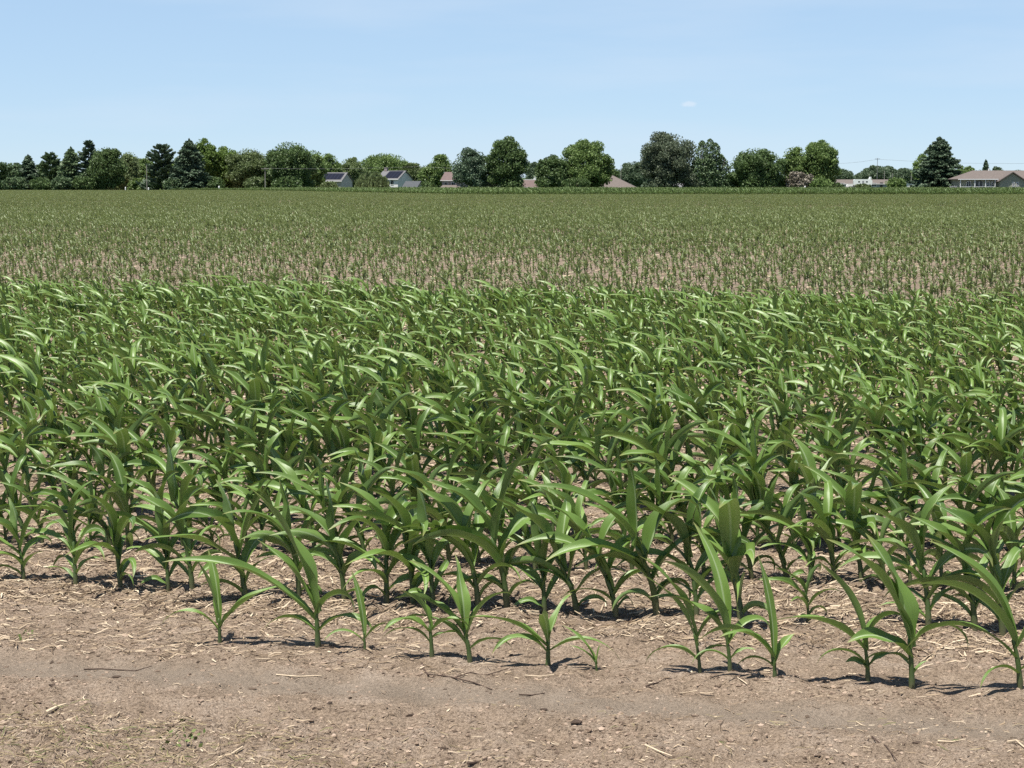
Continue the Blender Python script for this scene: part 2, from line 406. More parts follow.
front(775, 678, .11, [(.04, 182, 46, .15, .022, 2.2), (.05, 20, 72, .13, .045, .9), (.09, 178, 54, .32, .04, 1.7), (.10, 100, 88, .34, .034, .15), (.08, 195, 58, .26, .032, 1.3)],
      'corn plant with a narrow leaf standing straight up, right one of three', .008)
front(868, 682, .16, [(.04, 170, 64, .09, .034, 1.8), (.06, 182, 56, .22, .024, 2.2), (.06, 0, 52, .17, .028, 2.0), (.14, 180, 46, .34, .048, 1.4), (.15, 8, 78, .2, .055, 1.8), (.15, 165, 80, .34, .045, .5)],
      'corn plant whose curled lowest leaf rests beside its foot, long leaf to left', .009)
front(912, 686, .21, [(.05, 0, 62, .08, .022, 1.0), (.12, 182, 38, .18, .022, 1.8), (.14, 176, 50, .24, .065, 1.6), (.19, 150, 82, .40, .085, .5), (.2, 185, 74, .48, .07, .8), (.18, 4, 60, .26, .036, 2.4)],
      'tall stout corn plant with broad dark blades near the right end', .011)
front(1020, 692, .21, [(.12, 180, 52, .44, .042, 2.2), (.06, 205, 40, .2, .032, 2.1), (.08, 330, 46, .2, .032, 2.0), (.2, 168, 76, .46, .065, .8), (.2, 192, 62, .46, .065, 1.2), (.18, 2, 60, .36, .05, 1.7)],
      'large corn plant cut by the right edge of the view, arching leaf to left', .011)

# --- the dense end rows
rows_rnd = random.Random(5)
q2 = pq(*on_ground(578, 612.5)[:2])[1]
ROW = 0.76; NROWS = 22
spots = []                                   # (row, x, y, scale)
for px in (18, 70, 115, 163, 188, 243, 296, 342, 385, 412, 432, 478, 507, 545, 578, 617, 658, 700, 744, 814, 935, 983, 1012):
    k = (px - 512) / F * 1.0
    # the ray of this column meets the row line  0.2425 x + 0.9701 y = q2
    yy = q2 / (0.2425 * k / math.cos(PITCH) + 0.9701); xx = k / math.cos(PITCH) * yy
    s = .62 if px == 814 else 0.84 if px < 60 else .95 if px < 240 else rows_rnd.uniform(1.0, 1.22)
    spots.append((2, xx, yy + rows_rnd.uniform(-.03, .03), s))
for n in range(3, 2 + NROWS):
    q = q2 + (n - 2) * ROW
    half = 0.40 * q / 0.97 + 2.4
    a = -half * 1.05; 
    while a < half * 1.05:
        a += max(.05, rows_rnd.gauss(.112 - .045 * float(sstep(7, 13, q)), .03))
        if rows_rnd.random() < .05: a += .13
        x = a; y = (q - 0.2425 * x) / 0.9701
        s = rows_rnd.gauss(1.0, .10)
        if n < 7: s *= 1 - .10 * float(sstep(-.8, -2.2, x))
        s *= 0.82 + .3 * float(vnoise(x, y, 1.6, 17)) + .10 * max(0, (7 - n) / 5) - .03 * float(sstep(8, 16, q))
        s *= .89 - .06 * float(sstep(17, 23.5, q))
        spots.append((n, x, y + rows_rnd.gauss(0, .025), s))
def inview(x, y, margin=20): 
    return abs(x / y * F * math.cos(PITCH)) < 512 + margin
vis = [s for s in spots if inview(s[1], s[2])]
vis.sort(key=lambda s: s[2])
single = vis[:286]; sset = set(single)
ORD = 'zeroth first second third fourth fifth sixth seventh eighth ninth tenth eleventh twelfth thirteenth'.split()
for (n, x, y, s) in single:
    sm, lm = PROTO[rows_rnd.randrange(len(PROTO))]
    t = empty('corn_plant', (x, y, gnd(x, y) - .005), rows_rnd.gauss(0, .3)); t.scale = (s, s, s * rows_rnd.uniform(.94, 1.08))
    if n == 2 and s < .65: tag(t, 'small lone corn plant standing in the gap of the second row', 'corn plant', 'corn in the second row')
    else: tag(t, f'knee-high green corn plant of the dense {ORD[n]} row from the bare soil', 'corn plant', f'corn in the {ORD[n]} row')
    link('stalk', sm, t); link('leaves', lm, t)

# --- stuff: a mesh of points that carries instances of whole plants or of short lengths of a row
def points_object(name, P, yaw, scl, idx, source_meshes, label, cat):
    coll = bpy.data.collections.new(name + '_sources')
    for k, mm in enumerate(source_meshes):
        o = bpy.data.objects.new(f'{name}_source_{k:02d}', mm); coll.objects.link(o)
    m = bpy.data.meshes.new(name); m.vertices.add(len(P)); m.vertices.foreach_set('co', np.asarray(P, dtype=np.float32).ravel())
    for an, ty, da in (('yaw', 'FLOAT', yaw), ('scl', 'FLOAT', scl), ('idx', 'INT', idx)):
        at_ = m.attributes.new(an, ty, 'POINT'); at_.data.foreach_set('value', np.asarray(da, dtype=np.float32 if ty == 'FLOAT' else np.int32))
    m.update()
    o = link(name, m)
    g = bpy.data.node_groups.new(name + '_scatter', 'GeometryNodeTree')
    g.interface.new_socket('Geometry', in_out='INPUT', socket_type='NodeSocketGeometry'); g.interface.new_socket('Geometry', in_out='OUTPUT', socket_type='NodeSocketGeometry')
    N = g.nodes.new; gi = N('NodeGroupInput'); go = N('NodeGroupOutput'); ip = N('GeometryNodeInstanceOnPoints'); ci = N('GeometryNodeCollectionInfo')
    ci.inputs['Collection'].default_value = coll; ci.inputs['Separate Children'].default_value = True; ci.inputs['Reset Children'].default_value = True
    ip.inputs['Pick Instance'].default_value = True
    def attr(an, ty):
        a = N('GeometryNodeInputNamedAttribute'); a.data_type = ty; a.inputs['Name'].default_value = an; return a.outputs['Attribute']
    cx = N('ShaderNodeCombineXYZ'); sx = N('ShaderNodeCombineXYZ'); L = g.links.new
    L(attr('yaw', 'FLOAT'), cx.inputs[2]); s_ = attr('scl', 'FLOAT')
    for k in range(3): L(s_, sx.inputs[k])
    er = N('FunctionNodeEulerToRotation'); L(cx.outputs[0], er.inputs[0]); L(er.outputs[0], ip.inputs['Rotation'])
    L(sx.outputs[0], ip.inputs['Scale']); L(attr('idx', 'INT'), ip.inputs['Instance Index'])
    L(gi.outputs[0], ip.inputs['Points']); L(ci.outputs[0], ip.inputs['Instance']); L(ip.outputs[0], go.inputs[0])
    md = o.modifiers.new('scatter', 'NODES'); md.node_group = g
    return tag(o, label, cat, kind='stuff')

def whole_plant_mesh(r, H):
    spec, h, r0 = plant_spec(r, H); b = MB(); lean = (-r.uniform(.05, .40), 0)
    stalk_geo(b, h, r0, lean, 5, 1)
    for (h0, az, e0, L, W, dr, wi, fo, tw) in spec:
        t = h0 / h
        leaf_geo(b, (lean[0] * t * t * h, 0, h0), az, e0 + .06, L * .84, W * .72, dr, wi, fo, tw, .2, 8, 2, r)
    return b.mesh('corn_plant_mesh', [M['corn'], M['stalk']], True, True)
rest = [s for s in spots if s not in sset]
points_object('corn_crop', [(s[1], s[2], gnd(s[1], s[2])) for s in rest], [rows_rnd.gauss(0, .3) for s in rest], [s[3] * 1.02 for s in rest],
              [rows_rnd.randrange(14) for s in rest], [whole_plant_mesh(pr, pr.uniform(.52, .66)) for _ in range(14)],
              'thick knee-high corn crowding the back of the near rows', 'corn')

def row_piece_mesh(r, H, n=8, gap=.18, nn=4, mat='young', spread=1.0):
    b = MB()
    for k in range(n):
        if n > 1 and r.random() < .08: continue
        sub = MB(); spec, h, r0 = plant_spec(r, H * r.uniform(.75, 1.2)); h *= .9
        for (h0, az, e0, L, W, dr, wi, fo, tw) in spec[1:]:
            leaf_geo(sub, (0, 0, h0), az, e0, L, W * 1.15, dr, wi * .8, fo, tw, .1, nn, 2, r)
        sub.tube([(0, 0, -.02), (0, 0, h)], [r0 * 1.2, r0 * .6], 4)
        ox = (k - (n - 1) / 2) * gap + r.gauss(0, .02); oy = r.gauss(0, .02)
        b.add([(p[0] * spread + ox, p[1] * spread + oy, p[2]) for p in sub.v], sub.f, sub.uv)
    return b.mesh('row_piece', M[mat], True, True)

# the sparser younger corn of the main field, its rows slanting away to the right
ang = R(90 - 29); ux, uy = math.cos(ang), math.sin(ang); SEG = 1.44
def strip_front(x, y):
    px = 512 + x / np.maximum(y, 1) * F
    return np.interp(px, [100, 250, 350, 450, 1024], [445, 432, 330, 268, 262])
def young(name, step, y0, y1, meshes, label, nseed, k):
    """rows of young corn between two distances; one instance every `step` metres of row"""
    g = np.random.default_rng(nseed)
    a_, b_ = np.meshgrid(np.arange(-380, 560, step) if y1 > 200 else np.arange(-120, 60, step), np.arange(-420, 420, .76) if y1 > 200 else np.arange(-90, 90, .76), indexing='ij')
    a_ = a_ + g.uniform(0, step, a_.shape[1])[None, :] + g.normal(0, .02 if step < 1 else 0, a_.shape)
    b_ = b_ + g.normal(0, .03, b_.shape)
    x = a_ * ux + b_ * uy; y = a_ * uy - b_ * ux + 100
    qend = q2 + NROWS * ROW + .2
    keep = (pq(x, y)[1] > qend) & (np.abs(x) < .38 * y + 4) & (y < 439) & (y < strip_front(x, y)) & (y >= y0) & (y < y1)
    x, y = x[keep], y[keep]
    bands = np.exp(-((y - 37 - x * .1) / 5.5) ** 2) + .75 * np.exp(-((y - 60 + x * .03) / 5.0) ** 2) + 1.0 * np.exp(-((y - 98 + x * .05) / 8) ** 2) + 1.0 * np.exp(-((y - 165 + x * .05) / 12) ** 2)
    bands = bands * (1 - .5 * sstep(2, 9, x - (y - 40) * .12)) * (.7 + .6 * vnoise(x * .22, y, 2.2, 35))
    patch = vnoise(x * .3, y, 5.0, 31) * .6 + vnoise(x * .25, y, 14.0, 32) * .4
    low = np.clip(bands * (.45 + 1.1 * patch), 0, 1)
    ok = g.random(len(x)) > .06 + .08 * low
    x, y, low, patch = x[ok], y[ok], low[ok], patch[ok]
    scl = np.clip((.70 + .36 * patch + .10 * sstep(120, 300, y)) * (1 - .20 * low) + g.normal(0, .16, len(x)), .34, 1.5)
    z = ground_relief(x, y) * np.exp(-np.maximum(0, np.hypot(x, y) - 60) / 40)
    print(name, len(x))
    return np.stack([x, y, z], -1), ang + (g.normal(0, .5, len(x)) if step < 1 else g.choice([0, math.pi], len(x)) * 0 + g.normal(0, .03, len(x))), scl, g.integers(0, k, len(x))
A_ = young('near part', .12, 20, 115, None, '', 41, 8); B_ = young('far part', SEG, 115, 439, None, '', 42, 8)
srcs = [row_piece_mesh(pr, .33, 1, .1, 4, 'young', 1.1) for _ in range(8)] + [row_piece_mesh(pr, .29, 9, .16, 3, 'young', 1.15) for _ in range(8)]
points_object('young_corn', np.concatenate([A_[0], B_[0]]), np.concatenate([A_[1], B_[1]]), np.concatenate([A_[2], B_[2]]), np.concatenate([A_[3], B_[3] + 8]), srcs,
              'shorter sparse corn of the wide field behind the dense near rows', 'corn')
# the tall dark strip at the far edge
a_, b_ = np.meshgrid(np.arange(-170, 175, SEG), np.arange(255, 440, .76), indexing='ij')
x = a_.ravel(); y = b_.ravel()
keep = (np.abs(x) < .38 * y) & (y > strip_front(x, y) + .3) & (y < 439); x, y = x[keep], y[keep]
P = np.stack([x, y, np.zeros_like(x)], -1)
points_object('far_corn', P, rng.normal(0, .02, len(x)), rng.normal(1.0, .12, len(x)), rng.integers(0, 6, len(x)), [row_piece_mesh(pr, .82, 8, .18, 4, 'farcorn') for _ in range(6)],
              'taller darker band of corn along the far edge of the field', 'corn')

# ------------------------------------------------------------------ residue on the soil
def scatter_xy(n, q0, q1, r):
    y = r.uniform(q0, q1, n * 2); x = r.uniform(-.40, .40, n * 2) * y
    return x[:n], y[:n]
def ribbons(x, y, L, W, yaw, lift, curl, r):
    """bent flat pieces with thickness lying on the soil: three cross sections, closed round"""
    n = len(x); z = ground_relief(x, y)
    dx, dy = np.cos(yaw), np.sin(yaw); ox, oy = -dy, dx
    t = np.array([-.5, 0, .5])
    px = x[:, None] + dx[:, None] * t * L[:, None] + ox[:, None] * np.array([0, 1, 0]) * (curl * L)[:, None]
    py = y[:, None] + dy[:, None] * t * L[:, None] + oy[:, None] * np.array([0, 1, 0]) * (curl * L)[:, None]
    tilt = r.normal(0, .10, n)
    pz = ground_relief(px, py) + lift[:, None] + np.abs(tilt)[:, None] * (t + .5) * L[:, None]
    w = W[:, None] * np.array([.8, 1, .6]) / 2; roll = r.uniform(-.7, .7, n)[:, None]
    th = np.maximum(W * .3, .0012)[:, None]
    A = np.stack([px + ox[:, None] * w, py + oy[:, None] * w, pz + w * roll], -1)
    B = np.stack([px - ox[:, None] * w, py - oy[:, None] * w, pz - w * roll], -1)
    C = np.stack([px, py, pz + th], -1)
    V = np.stack([A, C, B], 2).reshape(n * 9, 3)
    f = np.array([[0, 1, 4, 3], [1, 2, 5, 4], [3, 4, 7, 6], [4, 5, 8, 7], [2, 0, 3, 5], [5, 3, 6, 8]])
    F_ = (f[None] + (np.arange(n) * 9)[:, None, None]).reshape(-1, 4)
    return V, F_
def np_mesh(name, V, F_, mat, smooth=False):
    m = bpy.data.meshes.new(name); m.vertices.add(len(V)); m.vertices.foreach_set('co', V.astype(np.float32).ravel())
    m.loops.add(F_.size); m.loops.foreach_set('vertex_index', F_.astype(np.int32).ravel())
    k = F_.shape[1]; m.polygons.add(len(F_)); m.polygons.foreach_set('loop_start', np.arange(0, F_.size, k, dtype=np.int32))
    m.polygons.foreach_set('use_smooth', np.full(len(F_), smooth)); m.materials.append(mat); m.update(calc_edges=True)
    return m
r2 = np.random.default_rng(3)
Vs, Fs, off = [], [], 0
def put(x, y, Lr, Wr, yawsd=.9, lift=.003, curl=.08):
    global off
    n = len(x)
    L = np.exp(r2.uniform(np.log(Lr[0]), np.log(Lr[1]), n)); W = np.exp(r2.uniform(np.log(Wr[0]), np.log(Wr[1]), n))
    V, F_ = ribbons(x, y, L, W, r2.normal(-.24, yawsd, n), np.abs(r2.normal(lift, lift, n)), r2.normal(0, curl, n), r2)
    Vs.append(V); Fs.append(F_ + off); off += len(V)
# between the rows: a thick mat
x, y = scatter_xy(115000, 6.0, 14.0, r2); a, q = pq(x, y)
k = (q > q2 - .42 + .1 * vnoise(x, y, .4, 61)) & (r2.random(len(x)) < np.clip(.25 + 1.1 * vnoise(x, y, .5, 62), 0, 1) * np.where(q < q2 - .1, .75, 1))
put(x[k], y[k], (.012, .10), (.002, .008), 1.0, .004)
x, y = scatter_xy(14000, 13.0, 26.0, r2); put(x, y, (.05, .25), (.008, .025), .9, .006)
x, y = scatter_xy(9000, 24.0, 75.0, r2); put(x, y, (.06, .25), (.01, .03), .9, .008)
# left of the thin row the mat reaches further towards the camera
x, y = scatter_xy(17000, 5.6, 8.0, r2); a, q = pq(x, y)
k = (q > 5.85) & (q < q2) & (r2.random(len(x)) < 1.0 * sstep(.3, -1.2, x) + .10)
put(x[k], y[k], (.01, .07), (.0015, .007), .8, .003)
# thin litter everywhere in the foreground, denser at the very bottom left
x, y = scatter_xy(9000, 4.6, 6.6, r2); a, q = pq(x, y)
k = r2.random(len(x)) < np.where(np.abs(q - 5.66) < .14, .10, .12 + .85 * sstep(.45, .8, vnoise(x, y, .25, 63)) * (.4 + .6 * sstep(5.45, 5.1, q)))
put(x[k], y[k], (.004, .03), (.0012, .005), 1.2, .002)
x, y = scatter_xy(15000, 4.6, 5.6, r2); a, q = pq(x, y)
k = r2.random(len(x)) < .9 * sstep(-.1, -1.2, x) * sstep(5.35, 5.0, q) + .12
put(x[k], y[k], (.006, .045), (.0012, .0045), 1.3, .003, .2)
tag(link('crop_residue', np_mesh('crop_residue', np.concatenate(Vs), np.concatenate(Fs), M['straw'])), 'pale chopped straw and stalk litter strewn over the soil', 'straw', kind='stuff')

# clods and crumbs
x, y = scatter_xy(80000, 4.6, 9.0, r2); a, q = pq(x, y)
k = r2.random(len(x)) < np.where(np.abs(q - 5.66) < .15, .12, .25 + .6 * sstep(.45, .75, vnoise(x, y, .3, 71)))
x, y = x[k], y[k]; n = len(x)
s = np.exp(r2.normal(np.log(.0032), .5, n)); s = np.minimum(s, .0085)
t = (1 + 5 ** .5) / 2
ico = np.array([(-1, t, 0), (1, t, 0), (-1, -t, 0), (1, -t, 0), (0, -1, t), (0, 1, t), (0, -1, -t), (0, 1, -t), (t, 0, -1), (t, 0, 1), (-t, 0, -1), (-t, 0, 1)]) / 1.9
icf = np.array([(0, 11, 5), (0, 5, 1), (0, 1, 7), (0, 7, 10), (0, 10, 11), (1, 5, 9), (5, 11, 4), (11, 10, 2), (10, 7, 6), (7, 1, 8), (3, 9, 4), (3, 4, 2), (3, 2, 6), (3, 6, 8), (3, 8, 9), (4, 9, 5), (2, 4, 11), (6, 2, 10), (8, 6, 7), (9, 8, 1)])
V = ico[None] * s[:, None, None] * r2.uniform(.45, 1.4, (n, 12, 1)) * np.stack([r2.uniform(.8, 1.6, n), r2.uniform(.7, 1.3, n), r2.uniform(.5, .9, n)], -1)[:, None, :]
V = V + np.stack([x, y, ground_relief(x, y) + s * .08], -1)[:, None, :]
Fc = (icf[None] + (np.arange(n) * 12)[:, None, None]).reshape(-1, 3)
tag(link('soil_clods', np_mesh('soil_clods', V.reshape(-1, 3), Fc, M['clod'])), 'small brown crumbs and clods of soil in the foreground', 'soil', kind='stuff')

# withered grass at the bottom left
x, y = scatter_xy(5200, 4.6, 5.7, r2); a, q = pq(x, y)
k = r2.random(len(x)) < 1.0 * sstep(.1, -1.2, x) * sstep(5.3, 4.95, q) * (.3 + .9 * vnoise(x, y, .2, 81)) + .03
x, y = x[k], y[k]; n = len(x); L = r2.uniform(.015, .06, n); yaw = r2.uniform(0, 6.3, n)
V, F_ = ribbons(x, y, L, r2.uniform(.0012, .003, n), yaw, np.abs(r2.normal(.004, .006, n)), r2.normal(0, .25, n), r2)
tag(link('dead_grass', np_mesh('dead_grass', V, F_, M['deadgrass'])), 'withered short grass mixed with green shoots in the foreground', 'grass', kind='stuff')

# single larger pieces one can point at
def twig(name, pts, rad, mat, label, cat, group=None, branch=None):
    rad *= .68
    g = [on_ground(*p) for p in pts]; o = Vector((g[0].x, g[0].y, 0)); r = random.Random(pts[0][0])
    def path(gg):
        q = []
        for p0, p1 in zip(gg[:-1], gg[1:]):
            for t in (0, .5): 
                p = p0.lerp(p1, t); q.append(p)
        q.append(gg[-1])
        return [Vector((p.x - o.x, p.y - o.y, gnd(p.x, p.y) + rad * .6 + r.uniform(0, .006))) for p in q]
    b = MB(); P_ = path(g); b.tube(P_, [rad * (1 - .5 * i / (len(P_) - 1)) for i in range(len(P_))], 6)
    if branch:
        P_ = path([on_ground(*p) for p in branch]); b.tube(P_, [rad * .6 * (1 - .5 * i / (len(P_) - 1)) for i in range(len(P_))], 5)
    ob = b.build(name, mat); ob.location = o
    return tag(ob, label, cat, group)
D, Pm = M['darktwig'], M['paletwig']
twig('dry_twig', [(422, 666), (428, 676), (455, 681), (492, 688)], .006, D, 'forked dark twig lying in front of the close pair of plants', 'twig', None, [(455, 681), (485, 676), (510, 669)])
twig('dry_twig', [(872, 741), (886, 750), (897, 764)], .004, D, 'thin dark twig pointing down at the bottom right of the soil', 'twig')
twig('dry_twig', [(646, 686), (658, 681), (672, 678)], .004, D, 'short curved dark twig left of the three close plants', 'twig', None, [(646, 686), (660, 691)])
twig('dry_twig', [(519, 696), (545, 694)], .004, D, 'small straight dark twig below the plant with pale facing leaf', 'twig')
twig('dry_twig', [(468, 767), (487, 757)], .006, D, 'dark stick slanting at the bottom edge, centre of the soil', 'twig')
twig('dry_twig', [(84, 663), (118, 665), (152, 666)], .0045, D, 'long straight dark twig on the smooth soil at left', 'twig')
twig('stalk_piece', [(46, 717), (66, 710)], .010, Pm, 'thick pale stalk piece lying on the soil at lower left', 'stalk piece', 'pale stalk pieces')
twig('stalk_piece', [(218, 759), (243, 750)], .008, Pm, 'pale stick slanting near the bottom edge at left', 'stalk piece', 'pale stalk pieces')
twig('stalk_piece', [(938, 738), (966, 741)], .005, Pm, 'thin pale stalk beside the thin dark twig at lower right', 'stalk piece', 'pale stalk pieces')
twig('stalk_piece', [(975, 655), (1003, 656)], .009, Pm, 'pale stalk piece between the two large plants at right', 'stalk piece', 'pale stalk pieces')
twig('stalk_piece', [(1008, 748), (1024, 752)], .007, Pm, 'pale stalk piece cut by the right edge near the bottom', 'stalk piece', 'pale stalk pieces')
twig('stalk_piece', [(276, 674), (322, 675)], .005, Pm, 'long thin pale stalk in front of the long leaved plant', 'stalk piece', 'pale stalk pieces')
twig('stalk_piece', [(0, 602), (30, 597), (50, 596)], .007, Pm, 'bleached stalk lying at the left edge below the second row', 'stalk piece', 'pale stalk pieces')
twig('stalk_piece', [(645, 754), (672, 759)], .006, Pm, 'flat pale stalk near the bottom, right of the centre', 'stalk piece', 'pale stalk pieces')
twig('stalk_piece', [(525, 677), (556, 679)], .004, Pm, 'thin pale stalk just below the plant with pale facing leaf', 'stalk piece', 'pale stalk pieces')
def clod(px, py, s, label):
    g = on_ground(px, py); r = np.random.default_rng(int(px))
    b = MB(); v = ico * s * r.uniform(.5, 1.3, (12, 1)) * np.array([1.5, 1, .42]) * .8; b.add(v.tolist(), [tuple(f) for f in icf.tolist()])
    o = b.build('soil_clod', M['darkclod']); o.location = (g.x, g.y, gnd(g.x, g.y) + s * .3)
    tag(o, label, 'clod', 'dark clods')
M['darkclod'] = mat_plain('dark_clod', (0.07, 0.05, 0.038), .95, .4, 60, .15, .6)
clod(575, 727, .020, 'largest dark clod lying on the soil below the tiny seedling')
clod(117, 681, .016, 'dark clod right below the long twig at left')
clod(54, 692, .016, 'dark clod at lower left above the thick pale stalk piece')
clod(413, 716, .018, 'flat dark clod near the track, left of the centre')
clod(544, 706, .011, 'small dark clod below the small straight twig')
clod(917, 746, .013, 'dark clod just right of the thin twig at lower right')

# green weeds among the corn
M['weed'] = mat_island('weed_leaf', [(0, (.08, .12, .03)), (1, (.15, .19, .06))], .6)
def weed(x, y, s, n, label):
    r = np.random.default_rng(int(abs(x * 100)) + n)
    c = r.normal(0, 1, (n, 3)) * np.array([s * .45, s * .45, s * .22]) + np.array([0, 0, s * .45]); c[:, 2] = np.abs(c[:, 2])
    o = link('weed', leaf_quads('weed', c, s * .16, r, M['weed'])); o.location = (x, y, gnd(x, y)); tag(o, label, 'weed', 'weeds')
def leaf_quads(name, c, size, r, mat, stretch=1.6, up=0.0, tangent=None):
    n = len(c); a = r.normal(0, 1, (n, 3)) if tangent is None else tangent + r.normal(0, .25, (n, 3))
    a /= np.linalg.norm(a, axis=1, keepdims=True)
    b = r.normal(0, 1, (n, 3)); b[:, 2] *= (1 - up); b -= a * (a * b).sum(1, keepdims=True); b /= np.linalg.norm(b, axis=1, keepdims=True) + 1e-9
    s = size * r.uniform(.6, 1.4, (n, 1)); a *= s * stretch * .5; b *= s * .5
    return quads_mesh(name, np.stack([c - a, c + b - a * .1, c + a, c - b - a * .1], 1), mat)
p = on_ground(28, 640); weed(p.x, p.y, .05, 16, 'tiny green weed on the straw at the left edge')
p = on_ground(182, 745); weed(p.x, p.y, .07, 24, 'low green weed at the bottom left in withered grass')

# ------------------------------------------------------------------ trees
def mat_tree(name, ca, cb, tr=0.22):
    return mat_leaf(name, ca, cb, rough=.55, transl=tr, tcol=tuple(x * 1.6 for x in cb), mid=False, rand='island', spec=.35)
T = {
 'spruce': mat_tree('spruce_needles', (0.039, 0.072, 0.043), (0.100, 0.147, 0.082), .06),
 'blue': mat_tree('blue_green_leaves', (0.051, 0.086, 0.053), (0.129, 0.187, 0.108), .12),
 'pine': mat_tree('pine_needles', (0.053, 0.094, 0.043), (0.143, 0.207, 0.094), .1),
 'dark': mat_tree('dark_leaves', (0.047, 0.086, 0.029), (0.124, 0.187, 0.063)),
 'mid': mat_tree('mid_green_leaves', (0.072, 0.124, 0.034), (0.183, 0.262, 0.079)),
 'bright': mat_tree('bright_leaves', (0.075, 0.127, 0.024), (0.162, 0.240, 0.055), .25),
 'olive': mat_tree('olive_leaves', (0.070, 0.105, 0.038), (0.159, 0.206, 0.079)),
 'brown': mat_tree('brownish_green_leaves', (0.061, 0.086, 0.053), (0.147, 0.179, 0.108)),
 'willow': mat_tree('willow_leaves', (0.095, 0.139, 0.051), (0.206, 0.262, 0.114), .3),
 'far': mat_tree('haze_tinted_leaves', (0.063, 0.101, 0.057), (0.127, 0.178, 0.099)),  # distance haze put into the leaf colour as a lighter tone
 'dead': mat_tree('dry_twigs', (.15, .132, .10), (.27, .24, .19), .05),
}
def limbs(parent, pts_list, mat):
    b = MB()
    for pts, r0, r1 in pts_list:
        n = len(pts); b.tube(pts, [r0 + (r1 - r0) * i / (n - 1) for i in range(n)], 6)
    return b.build('trunk', mat, parent, True)
